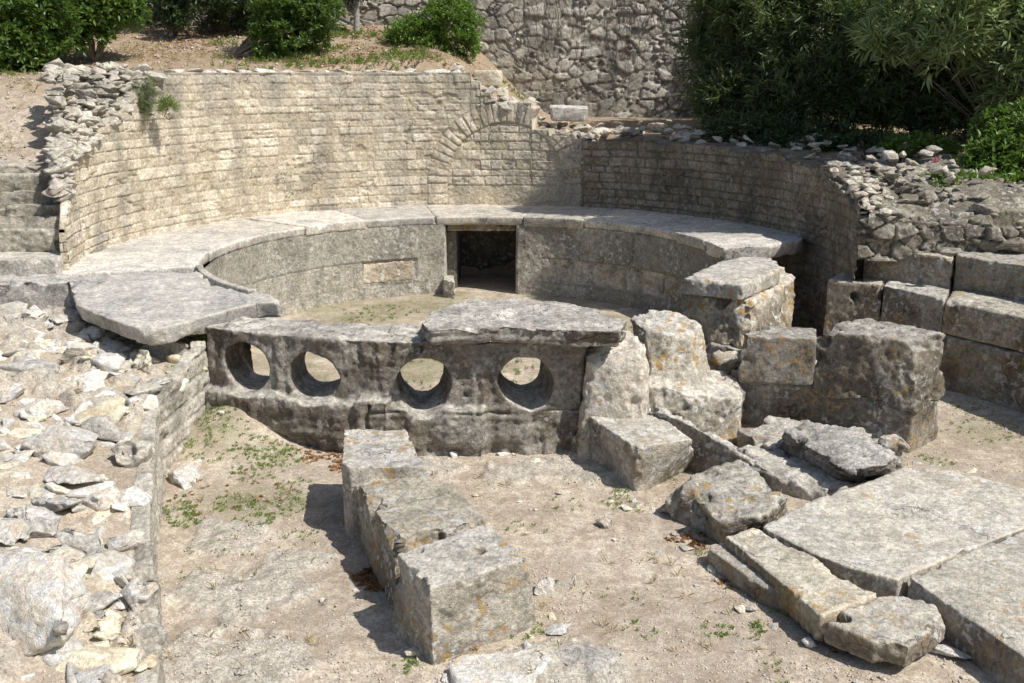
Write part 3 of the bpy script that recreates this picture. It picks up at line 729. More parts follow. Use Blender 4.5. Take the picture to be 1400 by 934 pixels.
bw = thing('basin_wall', 'round sunken basin wall of grey dressed stone with a square doorway', 'basin wall', pol(0, RIN, GZ))
def basin(t0, t1, nu, name, seed):
    nv = 80; th = np.linspace(math.radians(t0), math.radians(t1), nu)
    S = np.repeat(th * RIN, nv); Z = np.tile(np.linspace(-1.2, -.11, nv), nu); D = np.degrees(S / RIN)
    edges = np.array([-1.25, -.88, -.55, -.10]); zz = Z + .006 * fbm(np.stack([S * 2, Z * 2, S * 0], 1), 2, 3)
    ci = np.clip(np.searchsorted(edges, zz) - 1, 0, 2); dz = np.minimum(zz - edges[ci], edges[ci + 1] - zz)
    dz = np.where(zz > -.2, zz - edges[2], dz)
    ds = np.ones_like(S); bid = np.zeros_like(S)
    for c in range(3):
        k = ci == c; r = random.Random(seed * 10 + c); e = [-9.]
        while e[-1] < 9: e.append(e[-1] + r.uniform(.55, 1.25) * (1 if c == 2 else .75))
        e = np.array(e); bi = np.searchsorted(e, S[k]) - 1; ds[k] = np.minimum(S[k] - e[bi], e[bi + 1] - S[k]); bid[k] = _h(bi.astype(np.int64), np.full(bi.shape, c), np.zeros(bi.shape, np.int64), seed)
    # jamb stones beside the door run the full height
    jb = ((D > -17) & (D < -9)) | ((D > 10.5) & (D < 18))
    dj = np.where(D < 0, np.minimum(D + 17, -9.3 - D), np.minimum(D - 10.7, 18 - D)) * math.pi / 180 * RIN
    d = np.where(jb, dj, np.minimum(dz, ds)); bid = np.where(jb, .35, bid)
    f = sstep(d, 0, .01)
    n1 = fbm(np.stack([S * 5, Z * 5, S * 0], 1), 5, seed + 3); n2 = fbm(np.stack([S * 30, Z * 30, S * 0], 1), 3, seed + 4)
    disp = f * .012 + .011 * n1 + .006 * n2 + .006 * (bid - .5)
    # band of lost facing below the upper course on the right
    low = (sstep(D, 19, 22) * sstep(D + 0 * Z, 75, 68)) * sstep(Z, -.86, -.84) * sstep(-Z, .545, .56)
    f1, f2, cid = worley2(S / .38, Z / .4, 9)
    disp -= low * (.09 - .05 * sstep(f2 - f1, 0, .25)); f = np.where(low > .5, sstep(f2 - f1, 0, .08), f)
    lpt = ((D > -33) & (D < -17.3) & (Z > -.83) & (Z < -.56)); disp -= lpt * .03
    br = np.where(lpt, 1.0, 0) * .9
    t = np.clip(.25 + .45 * bid + .3 * n1 + .55 * low * 1 + br * .6, 0, 1)
    st = sstep(Z + .12 * fbm(np.stack([S * 4, Z * 3, S * 0], 1), 3, 6), -.62, -.5) * .45 * (D < 20) + .35 * (D > 18) * (1 - low)
    st = st + .45 * sstep(D, 30, 60) * (1 - low)  # right half painted darker for the shade on it
    tint = np.stack([t, 1 - f, np.clip(st, 0, .8) * (1 - lpt), np.ones(len(S))], 1)
    fn = arcpt(RIN)
    return link(name, mesh_np(name, fn(S, Z, disp), grid_faces(nu, nv)[:, ::-1], tint), M['basin'], bw)
basin(-137, -9.3, 430, 'ashlar_facing', 51); basin(10.7, 88, 260, 'ashlar_facing', 52)
block('repair_stone', arc_poly(-33.2, -18.2, 2.732, 2.85, -.575), -.84, M['paleblock'], parent=bw, voxel=.014, rough=.022, chip=.03, smooth=1, label='pale patch stone set in the basin wall left of the doorway')
for a0_, a1_ in ((21, 33.5), (34.2, 45), (45.8, 56), (56.6, 66)):
    block('core_stone', arc_poly(a0_, a1_, 2.775, 2.95, -.60), -.86, M['block'], parent=bw, voxel=.018, rough=.02, chip=.03, smooth=2)
# radial end of the ring masonry on the right, below the broken slab
def radial_wall(th, R0, R1, z0, z1, parent, name, seed, mat, sign):
    nu, nv = 70, 60; uu = np.linspace(R0, R1, nu); S = np.repeat(uu, nv); Z = np.tile(np.linspace(z0, z1, nv), nu)
    f, bid, d = brick_relief(S, Z, seed, h=.14, wlo=.2, whi=.45, depth=.03); t = math.radians(th)
    o = (f * .02 + .012 * fbm(np.stack([S * 6, Z * 6, S * 0], 1), 3, seed)) * sign
    V = np.stack([CX + S * math.sin(t) + math.cos(t) * o, CY + S * math.cos(t) - math.sin(t) * o, Z], 1)
    return link(name, mesh_np(name, V, grid_faces(nu, nv), np.stack([bid, 1 - f, f * 0, f * 0 + 1], 1)), mat, parent)
radial_wall(76, RIN + .3, ROUT + .02, -1.15, -.10, bw, 'end_masonry', 61, M['shade_wall'], 1)
radial_wall(88, RIN - .01, RIN + .35, -1.15, -.15, bw, 'end_masonry', 62, M['basin'], 1)
# doorway and culvert
t0, t1 = -9.3, 10.7
a0, a1 = pol(t0, RIN - .015), pol(t1, RIN - .015)
yb = CY + 4.2
def slabbox(name, x0, x1, y0, y1, z0, z1, mat, parent, voxel=.025, **k):
    return block(name, [(x0, y0, z1), (x1, y0, z1), (x1, y1, z1), (x0, y1, z1)], z0, mat, parent=parent, voxel=voxel, **k)
slabbox('door_jamb', a0[0] - .30, a0[0], a0[1] - .0, yb, -1.2, -.14, M['basin'], bw, rough=.006, chip=.008) if False else None
slabbox('door_jamb', a0[0] - .25, a0[0] + .005, a0[1] + .01, a0[1] + .32, -1.2, -.13, M['block'], bw, voxel=.02, rough=.006, chip=.01)
slabbox('door_jamb', a1[0] - .005, a1[0] + .25, a1[1] + .015, a1[1] + .32, -1.2, -.13, M['block'], bw, voxel=.02, rough=.006, chip=.01)
slabbox('culvert_side', a0[0] - .2, a0[0] + .14, a0[1] + .32, yb, -1.2, -.22, M['tunnel'], bw, voxel=.04)
slabbox('culvert_side', a1[0] + .0, a1[0] + .3, a1[1] + .32, yb, -1.2, -.22, M['tunnel'], bw, voxel=.04)
slabbox('culvert_end', a0[0] - .2, a1[0] + .3, yb - .1, yb + .1, -1.2, -.15, M['tunnel'], bw, voxel=.04)
slabbox('lintel', a0[0] + .005, a1[0] - .005, a0[1] + .30, a0[1] + .65, -.25, -.135, M['block'], bw, voxel=.02, rough=.008, chip=.02)
slabbox('culvert_roof', a0[0] - .2, a1[0] + .3, a0[1] + .64, yb, -.22, -.135, M['tunnel'], bw, voxel=.04)
# low stone standing in the doorway
block('stone_stub', T([(608, 374), (620, 376), (622, 384), (606, 382)], -.80), GZ - .1, M['block'], 'small squared stone standing in the left foot of the doorway', parent=None, voxel=.012)

# tilted cracked slab at the left front of the ring
tp = [(92, 379, .008), (103, 416, -.03), (150, 436, -.07), (197, 452, -.11), (223, 448, -.10), (289, 430, -.07), (329, 419, -.05), (352, 414, -.04), (378, 412, -.03), (380, 405, -.02), (366, 401, -.01), (326, 393.5, -.01), (286, 381.5, .004), (269, 368, .008)]
top = T(tp); bot = [(x + (.03 if y < 9 else 0), y + (.05 if y < 9 else 0), z - (.15 if y < 9 else .13)) for x, y, z in top]
block('cracked_slab', top, bot, M['paving'], 'broad cracked grey paving slab tilting down over the rubble at the left', 'paving slab', voxel=.02, rough=.010, chip=.03, smooth=2, chipn=.35, freq=2.2)
# raised rim lip on its inner edge
lip = [pol(a, 2.735, .022) for a in range(-140, -108, 3)] + [pol(a, 2.80, .018) for a in range(-109, -141, -3)]
block('rim_lip', lip, -.06, M['paving'], 'low curved stone lip on the inner edge of the cracked slab', 'stone rim', voxel=.011, rough=.003, chip=.003, smooth=2, chipn=0)

# ------------------------------------------------------------------ outlet wall with round holes
def ro(a):  # outer radius along the arc (a from -143 through 180 to 163 => use 0..360 form)
    return float(np.interp(a, [163, 175, 192, 205, 217], [3.36, 3.27, 3.25, 3.30, 3.42]))
HOLES = [(P(325, 511, -.45), 5, .21, .18), (P(420, 525, -.48), 3, .21, .175), (P(579, 531, -.50), -7, .225, .175), (P(721, 526, -.475), -5, .215, .17)]
def ri_(a): return float(np.interp(a, [190, 203, 217], [2.76, 2.86, 3.02]))
def arc_solid(bm, a0, a1, rin, dr, z0, z1, n=9):
    A = [a0 + (a1 - a0) * i / n for i in range(n + 1)]
    top = [pol(a, ro(a) + dr, z1) for a in A] + [pol(a, ri_(a), z1 + .02) for a in A[::-1]]
    bot = [pol(a, ro(a) + dr + .02, z0) for a in A] + [pol(a, ri_(a) - .01, z0) for a in A[::-1]]
    prism(bm, top, bot)
def cone(hp, a, ra, rb):
    bm = bmesh.new(); t = math.radians(a); d = Vector((-math.sin(t), -math.cos(t), 0)); c = Vector(hp); up = Vector((0, 0, 1)); sd = d.cross(up)
    ringA, ringB = [], []
    for k in range(28):
        q = 2 * math.pi * k / 28; off = sd * math.cos(q) + up * math.sin(q)
        off = off * (1 + .045 * math.sin(2 * q + hp[0] * 3) + .03 * math.sin(3 * q + hp[0] * 9) + .015 * math.sin(7 * q + hp[0])); ringA.append(bm.verts.new(c + d * .5 + off * (ra + .03))); ringB.append(bm.verts.new(c - d * .9 + off * (rb - .015)))
    bm.faces.new(ringA); bm.faces.new(ringB[::-1])
    for k in range(28): j = (k + 1) % 28; bm.faces.new([ringA[k], ringA[j], ringB[j], ringB[k]])
    bmesh.ops.triangulate(bm, faces=bm.faces); return bm
def outlet_all():
    bm = bmesh.new(); arc_solid(bm, 162.5, 217, None, 0, -1.0, -.155, 30)
    for (a0, a1, dr, z1) in ((191.3, 217.5, .13, -.64), (188.5, 193, .15, -.60), (176, 192, .10, -.66), (162.6, 177, .03, -.68)):
        arc_solid(bm, a0, a1, None, dr, -1.18, z1, 8)
    bmesh.ops.triangulate(bm, faces=bm.faces)
    me = voxelise(bm, .0145, 7, [cone(*h) for h in HOLES])
    v, n = get_np(me); seed = 71; rough = .034
    d = rough * 1.2 * fbm(v * 2.6, 4, seed) + rough * .6 * fbm(v * 11, 4, seed + 1, .6) - rough * 1.5 * np.clip(fbm(v * 5, 3, seed + 2) - .15, 0, 1)
    d += rough * 1.0 * fbm(v * np.array([8., 8., 2.0]), 3, seed + 7) + .006 * vnoise(np.stack([v[:, 0] * 2, v[:, 1] * 2, v[:, 2] * 28], 1), seed)
    d -= rough * .6 * np.clip(fbm(v * 26, 3, seed + 11) - .15, 0, 1)
    up = np.abs(n[:, 2]) > .75; d = np.where(up & (v[:, 2] > -.25), d * .45, d)
    a = np.degrees(np.arctan2(v[:, 0] - CX, v[:, 1] - CY)) % 360; wob = 1.2 * fbm(v * 4, 2, 3)
    for (aj, zlo, zhi, dep) in ((191.0, -1.2, -.60, .05), (176.3, -.75, -.1, .022), (168.8, -1.2, -.68, .02)):
        g_ = np.exp(-((a + wob - aj) / .33) ** 2) * (v[:, 2] > zlo) * (v[:, 2] < zhi); d -= dep * g_
    zc = v[:, 2] + .03 * fbm(v * 3, 2, 5); d -= .022 * np.exp(-((zc + .70) / .012) ** 2) * (a < 191)
    # lower edge eaten away
    d -= .05 * sstep(-v[:, 2], .92, 1.02) * (fbm(v * 4, 2, 9) + .6)
    k = np.zeros(len(v))
    for (hp, ha, ra, rb) in HOLES:
        t = math.radians(ha); D = np.array([math.sin(t), math.cos(t), 0]); w_ = v - np.array(hp); al = w_ @ D; rr = np.linalg.norm(w_ - al[:, None] * D, axis=1)
        k = np.maximum(k, 1 - sstep(rr, ra + .02, ra + .07))
    d = d * (1 - .72 * k)
    v = v + n * d[:, None]; me.vertices.foreach_set('co', v.astype(np.float32).ravel()); me.update(); me.name = 'pierced_stone'
    o = link('pierced_wall', me, M['dark']); return tag(o, 'dark weathered curved stone wall pierced by four large round holes', 'pierced wall')
outlet_all()
# layered cover slab
cs = T([(574, 440), (590, 425), (640, 412), (720, 409), (800, 418), (856, 438), (848, 452), (790, 452), (700, 448), (630, 449), (588, 452)], .0)
block('layered_slab', cs, [(x, y + (.03 if y < 7.9 else 0), -.13) for x, y, z in cs], M['dark'], 'flaking layered grey slab lying on top of the pierced wall', 'stone slab', voxel=.013, rough=.014, chip=.03, smooth=2, strata=.016)

# ------------------------------------------------------------------ fallen and standing blocks
GB = GZ - .08
def blk(name, tpx, z, botpx=None, zb=GB, mat='block', label='', **k):
    top = T(tpx, z); bot = zb if botpx is None else [(x, y, zb) for x, y, z in T(botpx, GZ)]
    return block(name, top, bot, M[mat], label, **k)
A_top = T([(543, 757), (664, 714), (722, 764), (586, 805)], -.60)
A_bot = [(A_top[0][0] - .05, A_top[0][1], GB), (A_top[1][0] + .12, A_top[1][1], GB), (*P(740, 854, GZ)[:2], GB), (*P(592, 910, GZ)[:2], GB)]
hc = P(652, 752, -.60); hc2 = P(573, 752, -.60)
block('stone_block', A_top, A_bot, M['block'], 'large squared grey block with two dowel holes on top, nearest end of the row', voxel=.009, rough=.014, chip=.03, smooth=2, freq=4, dimples=((hc, .048, .05), (hc2, .026, .04)))
block('stone_block', T([(481, 645, -.63), (545, 640, -.62), (590, 648, -.64), (624, 668, -.65), (664, 708, -.66), (600, 730, -.655), (541, 744, -.64)]), [*(lambda q: [(x, y, GB) for x, y, z in q])(T([(479, 645, -.63), (545, 640, -.63), (590, 648, -.63), (634, 668, -.64), (674, 710, -.65), (600, 730, -.65), (535, 744, -.64)]))], M['lichenblock'], 'long grey block spotted with orange lichen, middle of the row of three blocks', voxel=.010, rough=.016, chip=.04, smooth=2, freq=4)
blk('stone_block', [(471, 587), (554, 586), (583, 638), (478, 640), (467, 632)], -.56, label='pale grey squared block at the foot of the pierced wall, far end of the row', voxel=.010, rough=.009, chip=.015, smooth=2)

block('stone_block', [(.57, 7.44, -.30), (.76, 7.38, -.25), (.97, 7.40, -.22), (1.03, 7.55, -.17), (.96, 7.80, -.11), (.60, 7.84, -.13)], [(.50, 7.38, GB), (.7, 7.3, GB), (1.02, 7.28, GB), (1.1, 7.45, GB), (1.06, 7.9, GB), (.48, 7.9, GB)], M['paleblock'], 'upright rounded pale block standing right of the pierced wall', voxel=.014, rough=.022, chip=.04, smooth=9)
hc = P(866, 573, -.7); hc2 = P(897, 590, -.7)
blk('stone_block', [(802, 567), (885, 556), (948, 600), (869, 612)], -.70, botpx=[(765, 612), (885, 600), (952, 632), (869, 672)], label='squared block with worn flat top in front of the upright rounded block', voxel=.014, rough=.012, chip=.02, smooth=3, dimples=((hc, .03, .02), (hc2, .025, .015)))
lo = [(1.0, 8.35, -.5), (1.5, 8.42, -.48), (1.93, 8.08, -.62), (1.84, 7.72, -.66), (1.35, 7.56, -.6), (1.02, 7.66, -.52)]
block('stone_block', [(.97, 8.15, -.12), (1.13, 8.42, -.08), (1.42, 8.3, -.10), (1.56, 8.05, -.14), (1.42, 7.86, -.20), (1.10, 7.88, -.18)], [(.98, 8.3, GB), (1.2, 8.5, GB), (1.62, 8.4, GB), (1.72, 8.0, GB), (1.6, 7.72, GB), (1.08, 7.7, GB)], M['block'], 'big eroded lumpy grey block leaning behind the upright rounded block', voxel=.016, rough=.035, chip=.07, smooth=6, freq=2.8, extra=((lo, [(x * .97 + .03, y + .03, GB) for x, y, z in lo]),))
rock(978, 588, GZ, .5, .42, .45, M['grim'], 'rounded knob of grey rock at the foot of the lumpy block', rot=.3)
rock(1000, 530, -.75, .42, .34, .4, M['grim'], 'rounded grey shoulder stone leaning against the lumpy eroded block', rot=.8, n=20)
# thin slab set on edge
a, b_ = np.array(P(893, 553, -.62)), np.array(P(1072, 655, -.90))
dd = (b_ - a)[:2] / np.linalg.norm((b_ - a)[:2]); nn = np.array([-dd[1], dd[0]]) * .05
m1, m2 = a * .65 + b_ * .35, a * .3 + b_ * .7
m1[2] += .03; m2[2] += .02
tt = [(*(p[:2] - nn * w_), p[2]) for p, w_ in ((a, 1), (m1, .9), (m2, .7), (b_, .4))] + [(*(p[:2] + nn * w_), p[2]) for p, w_ in ((b_, .4), (m2, .7), (m1, .9), (a, 1))]
block('edge_slab', tt, GB, M['grim'], 'thin stone slab set on edge slanting down between the blocks', 'stone slab', voxel=.013, rough=.015, chip=.03, smooth=2, strata=.008)
blk('boulder', [(925, 668), (958, 640), (1015, 626), (1078, 680), (1045, 706), (986, 706)], -.82, botpx=[(893, 695), (945, 655), (1020, 640), (1086, 694), (1050, 722), (985, 744)], mat='grim', label='low rough boulder with a shadowed left face beside the floor slabs', cat='boulder', voxel=.016, rough=.035, chip=.05, smooth=4, freq=4)
blk('rock_slab', [(1072, 590), (1100, 572), (1155, 585), (1228, 615), (1215, 636), (1160, 640), (1120, 620)], -.76, botpx=[(1065, 625), (1100, 600), (1165, 610), (1240, 645), (1215, 660), (1140, 665), (1105, 650)], mat='dark', label='dark bedded rock with pitted ledges below the big squared block', cat='rock', voxel=.016, rough=.035, chip=.05, smooth=3, strata=.02, freq=4)
blk('rock_slab', [(1008, 612), (1060, 596), (1130, 628), (1195, 658), (1130, 668), (1055, 648)], -.93, zb=GB, mat='greyrock', label='low grey rock shelf sloping toward the floor slabs', cat='rock', voxel=.018, rough=.035, chip=.04, smooth=3, freq=4)
rock(1225, 622, GZ + .1, .28, .16, .2, M['grim'], 'small dark stone wedged under the front of the big squared block', rot=.2)
rock(1040, 578, GZ, .38, .22, .4, M['grim'], 'grey rock deep in the shaded channel', rot=.5)
blk('rock_slab', [(1008, 588), (1060, 566), (1160, 582), (1238, 600), (1225, 622), (1120, 610), (1060, 615)], -.90, mat='grim', label='added dark rough rock standing in for the shade of the channel under the squared wall end', cat='rock', voxel=.02, rough=.04, chip=.04, smooth=2, freq=4)  # rock mass added to darken the channel floor
# side wall of the channel
cw2 = thing('channel_wall', 'massive squared wall end with orange lichen patches, right of the channel', 'wall', (2.7, 8.1, GZ))
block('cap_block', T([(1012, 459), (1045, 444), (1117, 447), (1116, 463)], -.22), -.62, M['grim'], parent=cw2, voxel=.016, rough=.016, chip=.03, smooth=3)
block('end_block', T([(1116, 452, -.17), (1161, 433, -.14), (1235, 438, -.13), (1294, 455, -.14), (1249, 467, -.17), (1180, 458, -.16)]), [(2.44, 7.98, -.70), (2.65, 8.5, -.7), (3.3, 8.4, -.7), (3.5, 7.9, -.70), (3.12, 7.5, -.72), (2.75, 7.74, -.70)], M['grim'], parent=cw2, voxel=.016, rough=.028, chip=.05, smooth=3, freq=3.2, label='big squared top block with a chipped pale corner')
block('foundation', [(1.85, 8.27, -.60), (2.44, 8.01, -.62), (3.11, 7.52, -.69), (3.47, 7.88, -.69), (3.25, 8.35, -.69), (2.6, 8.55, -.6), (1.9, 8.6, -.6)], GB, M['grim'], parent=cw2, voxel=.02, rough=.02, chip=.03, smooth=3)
# pile at the broken end of the ring
blk('stone_slab', [(935, 380), (981, 357), (1018, 350), (1060, 353), (1067, 368), (1015, 389)], .01, zb=-.14, label='flat squared slab on top of the pile at the broken end of the ring', cat='stone slab', voxel=.015, rough=.012, chip=.02, smooth=3)
lt = T([(929, 399), (1030, 411), (1092, 380), (1072, 362), (990, 362)], -.145)
block('stone_block', lt, [(1.62, 9.25, -.55), (2.1, 8.95, -.60), (2.7, 9.6, -.62), (2.6, 10.1, -.6), (1.95, 10.2, -.6)], M['block'], 'broken pale block carrying the flat slab of the pile', voxel=.016, rough=.025, chip=.05, smooth=2, freq=4)
block('stone_block', [(1.5, 9.3, -.55), (2.15, 8.85, -.58), (2.45, 9.2, -.6), (2.3, 9.9, -.6), (1.8, 9.9, -.6)], GB, M['grim'], 'dark footing block under the pile at the ring end', voxel=.02, rough=.02)
# terraces on the right
def dimple_side(o, c, r, dep, axis_y=-1):
    v, n = get_np(o.data); d = np.linalg.norm((v - np.array(c))[:, [0, 2]], axis=1); k = (d < r) & (n[:, 1] < -.3)
    v[k, 1] += dep; o.data.vertices.foreach_set('co', v.astype(np.float32).ravel()); o.data.update()
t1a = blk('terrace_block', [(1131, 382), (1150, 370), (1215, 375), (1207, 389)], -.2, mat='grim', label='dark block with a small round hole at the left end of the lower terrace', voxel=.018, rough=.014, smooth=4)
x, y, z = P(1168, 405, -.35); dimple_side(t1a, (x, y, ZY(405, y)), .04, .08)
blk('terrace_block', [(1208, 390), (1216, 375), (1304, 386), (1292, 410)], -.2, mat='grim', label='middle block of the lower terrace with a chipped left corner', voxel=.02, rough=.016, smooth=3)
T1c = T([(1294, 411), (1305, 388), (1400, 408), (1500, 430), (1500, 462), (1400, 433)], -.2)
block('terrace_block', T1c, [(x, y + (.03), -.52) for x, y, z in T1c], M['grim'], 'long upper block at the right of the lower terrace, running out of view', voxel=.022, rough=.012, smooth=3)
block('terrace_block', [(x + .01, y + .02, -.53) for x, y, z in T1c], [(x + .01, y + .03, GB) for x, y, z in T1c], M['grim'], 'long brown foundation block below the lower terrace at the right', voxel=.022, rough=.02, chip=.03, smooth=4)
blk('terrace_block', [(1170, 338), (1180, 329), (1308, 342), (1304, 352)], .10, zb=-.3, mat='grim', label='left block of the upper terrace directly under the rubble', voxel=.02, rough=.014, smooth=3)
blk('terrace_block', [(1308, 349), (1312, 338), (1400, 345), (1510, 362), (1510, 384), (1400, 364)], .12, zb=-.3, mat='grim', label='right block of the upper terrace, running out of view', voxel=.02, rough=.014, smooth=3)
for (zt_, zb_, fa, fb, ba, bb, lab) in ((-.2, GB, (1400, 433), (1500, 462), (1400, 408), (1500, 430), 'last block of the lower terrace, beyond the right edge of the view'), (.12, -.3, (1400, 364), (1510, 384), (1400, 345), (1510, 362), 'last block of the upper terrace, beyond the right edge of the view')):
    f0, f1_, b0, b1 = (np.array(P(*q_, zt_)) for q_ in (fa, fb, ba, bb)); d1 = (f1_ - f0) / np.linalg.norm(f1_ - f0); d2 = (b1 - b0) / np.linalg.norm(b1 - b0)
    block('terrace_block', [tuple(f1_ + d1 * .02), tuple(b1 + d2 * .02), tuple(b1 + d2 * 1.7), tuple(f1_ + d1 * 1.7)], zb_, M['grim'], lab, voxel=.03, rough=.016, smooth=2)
# rubble bank above the terraces
nu, nv = 420, 190; t_ = np.linspace(0, 1, nv); us = np.linspace(3.44, 8.2, nu)
U = np.repeat(us, nv); Tt = np.tile(t_, nu); L_ = Tt * 2.6
yf = 10.16 - (U - 3.45) * .12; hv_ = .42 + .10 * fbm(np.stack([U * 1.2, U * 0, U * 0], 1), 2, 61)
up_ = np.minimum(L_, hv_); bk_ = np.maximum(0, L_ - hv_)
stair = .05 * np.floor(bk_ / .22) + .0
yy = yf + bk_ * .93; zz = .02 + up_ + bk_ * .14 + .10 * sstep(bk_, .1, .5)
wp = np.stack([U * 2, L_ * 2, U * 0], 1); wu = U + .05 * fbm(wp, 3, 71); wv = L_ + .04 * fbm(wp, 3, 72)
f1, f2, cid = worley2(wu / .20, wv / .115, 73, .95); f = sstep(f2 - f1, 0, .13)
n1 = fbm(np.stack([U * 9, L_ * 9, U * 0], 1), 4, 74); n2 = fbm(np.stack([U * 28, L_ * 28, U * 0], 1), 3, 75)
dd_ = f * (.05 + .10 * (cid - .5)) + .02 * n1 + .010 * n2
vert = 1 - sstep(L_, .3, .55); yy = yy - dd_ * vert * 1.0; zz = zz + dd_ * (1 - vert) * .35 - .5 * (Tt > .995)
rb = thing('rubble_bank', 'bank of rough mortared rubble stones above the right terraces', 'rubble wall', (4.8, 10.2, .1))
V = np.stack([U, yy, zz], 1)
link('rubble_facing', mesh_np('rubble_facing', V, grid_faces(nu, nv), np.stack([np.clip(cid * .8 + .2 * n1, 0, 1), 1 - f, f * 0, f * 0 + 1], 1)), M['bankrubble'], rb)
items = []; r = random.Random(15)
for k in range(760):
    x = 3.6 + 4.4 * r.random(); t = r.random(); y = 10.5 + 1.5 * t - (x - 3.5) * .14
    z = .58 + .25 * t + .02 * max(0, x - 5) + r.uniform(-.04, .04); s = r.uniform(.05, .10) + .08 * r.random() ** 3
    items.append((x, y, z, s * 1.2, s, s * .7, r.uniform(-.4, .4)))
for k in range(150):
    x = r.uniform(3.5, 7.4); s = r.uniform(.05, .12); z = r.uniform(.10, .50)
    items.append((x, 10.13 - (x - 3.45) * .12 + .05 + r.uniform(0, .03), z, s * 1.3, s * .8, s * .7, r.uniform(-.15, .15)))
for (px, py, z, s) in ((1245, 285, .45, .16), (1320, 330, .2, .17), (1385, 335, .2, .2), (1290, 320, .25, .16), (1215, 315, .3, .13), (1350, 290, .5, .18), (1240, 265, .6, .15), (1300, 345, .16, .12), (1195, 290, .45, .1)):
    x, y, _ = P(px, py, z); items.append((x, y, z, s * 1.2, s * .8, s * .7, r.uniform(-.3, .3)))
rock_cloud('rubble_top', items, M['bankrubble'], rb, 9)

# floor slabs, lower right
Sz = -.87
blk('floor_slab', [(1040, 719), (1075, 702), (1093, 690), (1179, 660), (1235, 637), (1300, 641), (1400, 668), (1500, 698), (1400, 722), (1318, 754), (1240, 786), (1229, 793), (1170, 778), (1105, 753)], Sz + .01, mat='slab', label='largest broad floor slab, behind the two narrower slabs at the lower right', cat='floor slab', voxel=.018, rough=.010, chip=.012, smooth=2, chipn=.35, dimples=((P(1228, 706, Sz), .045, .03), (P(1258, 697, Sz), .045, .03)))
blk('floor_slab', [(991, 733), (1029, 721), (1052, 727), (1103, 755), (1150, 787), (1203, 810), (1122, 844), (1080, 806)], Sz, zb=-1.02, mat='slab', label='narrow long floor slab with a shadowed left edge, ending against the short end slab', cat='floor slab', voxel=.015, rough=.010, chip=.015, smooth=2, chipn=.35)
blk('floor_slab', [(1123, 846), (1207, 811), (1236, 812), (1280, 825), (1292, 846), (1240, 886), (1195, 876)], Sz - .005, zb=-1.0, mat='slab', label='short end slab with a broken corner and orange lichen edge', cat='floor slab', voxel=.013, rough=.014, chip=.03, smooth=2, strata=.005)
blk('floor_slab', [(1241, 788), (1320, 755), (1400, 723), (1500, 700), (1700, 800), (1560, 1010), (1400, 898), (1304, 831)], Sz + .025, mat='slab', label='thick floor slab running out of the lower right corner', cat='floor slab', voxel=.018, rough=.012, chip=.02, smooth=2, chipn=.35)
blk('floor_slab', [(964, 746), (988, 736), (1010, 742), (1100, 800), (1118, 830), (1040, 800)], Sz - .06, mat='slab', label='thin lower ledge of stone just showing under the narrow slab', cat='floor slab', voxel=.014, rough=.012, smooth=2)

# ------------------------------------------------------------------ left side
blk('ledge_block', [(-120, 373), (60, 371), (92, 373), (103, 386), (-140, 391)], .0, zb=-.45, mat='greyrock', label='large pale ledge block at the left end of the paving', voxel=.02, rough=.02, chip=.03, smooth=3)
blk('ledge_block', [(-120, 331), (88, 330), (93, 345), (78, 354), (-120, 357)], .14, zb=-.1, mat='greyrock', label='flat grey ledge slab below the stone courses at the left edge', voxel=.02, rough=.014, smooth=3)
steps = thing('stepped_masonry', 'stepped courses of squared stones rising at the far left', 'masonry', P(40, 330, 0))
r = random.Random(3)
STEP = []
for k, py in enumerate((221, 239, 259, 281, 297, 311)):
    yk = 10.45 - .12 * k; z = ZY(py, yk); STEP.append((yk, z))
    xr = (114, 111, 108, 104, 100, 98)[k]
    x1, yf, _ = P(xr, py, z); x1 = min(x1, CX - math.sqrt(ROUT ** 2 - (yk - CY) ** 2) - .05); x = x1
    segs = []
    while x > -7.5:
        w_ = r.uniform(.25, .7); yo = r.uniform(-.03, .03)
        segs.append((x - w_, x - .01, yo)); x -= w_
    bm = bmesh.new()
    for (xa, xb, yo) in segs:
        zt = z + r.uniform(-.04, .012)
        prism(bm, [(xa, yf + yo, zt), (xb, yf + yo, zt), (xb, yf + .4, zt), (xa, yf + .4, zt)], [(xa, yf + yo, z - .26), (xb, yf + yo, z - .26), (xb, yf + .4, z - .26), (xa, yf + .4, z - .26)])
    me = voxelise(bm, .02, 1); chips(me, 40, .01, .05, k); weather(me, .028, 900 + k, 0, .03, 4); me.name = 'stone_course'
    link('stone_course', me, M['rubble'], steps)
# edging wall of the bank
bm = bmesh.new()
ys = [3.0, 3.6, 4.44, 5.0, 5.65, 6.3, 7.0, 7.5, 8.08, 8.35]
for i in range(len(ys) - 1):
    y0, y1 = ys[i], ys[i + 1]; xa, xb = float(line_x(y0)), float(line_x(y1)); za, zb = float(bank_edge(y0)) + .01, float(bank_edge(y1)) + .01
    if y0 > 7.4: za += .07
    if y1 > 7.4: zb += .07 + (.1 if y1 > 8 else 0)
    prism(bm, [(xa, y0, za), (xb, y1 + .005, zb), (xb - .11, y1 + .005, zb), (xa - .11, y0, za)], [(xa + .02, y0, GB), (xb + .02, y1 + .005, GB), (xb - .24, y1 + .005, GB), (xa - .24, y0, GB)])
me = voxelise(bm, .016, 2); v, n = get_np(me)
f, bid, d = brick_relief(v[:, 1], v[:, 2], 88, h=.13, wlo=.2, whi=.5, joint=.02)
side = n[:, 0] > .5
v += n * np.where(side, f * .018 - .012, 0)[:, None]; me.vertices.foreach_set('co', v.astype(np.float32).ravel()); me.update()
weather(me, .016, 321, .004, .03, 4); me.name = 'edging_wall'
v, n = get_np(me)
at = me.attributes.new('tint', 'FLOAT_COLOR', 'POINT')
at.data.foreach_set('color', np.stack([.4 + .5 * bid, np.where(side, 1 - f, 0) * .8, f * 0, f * 0 + 1], 1).astype(np.float32).ravel())
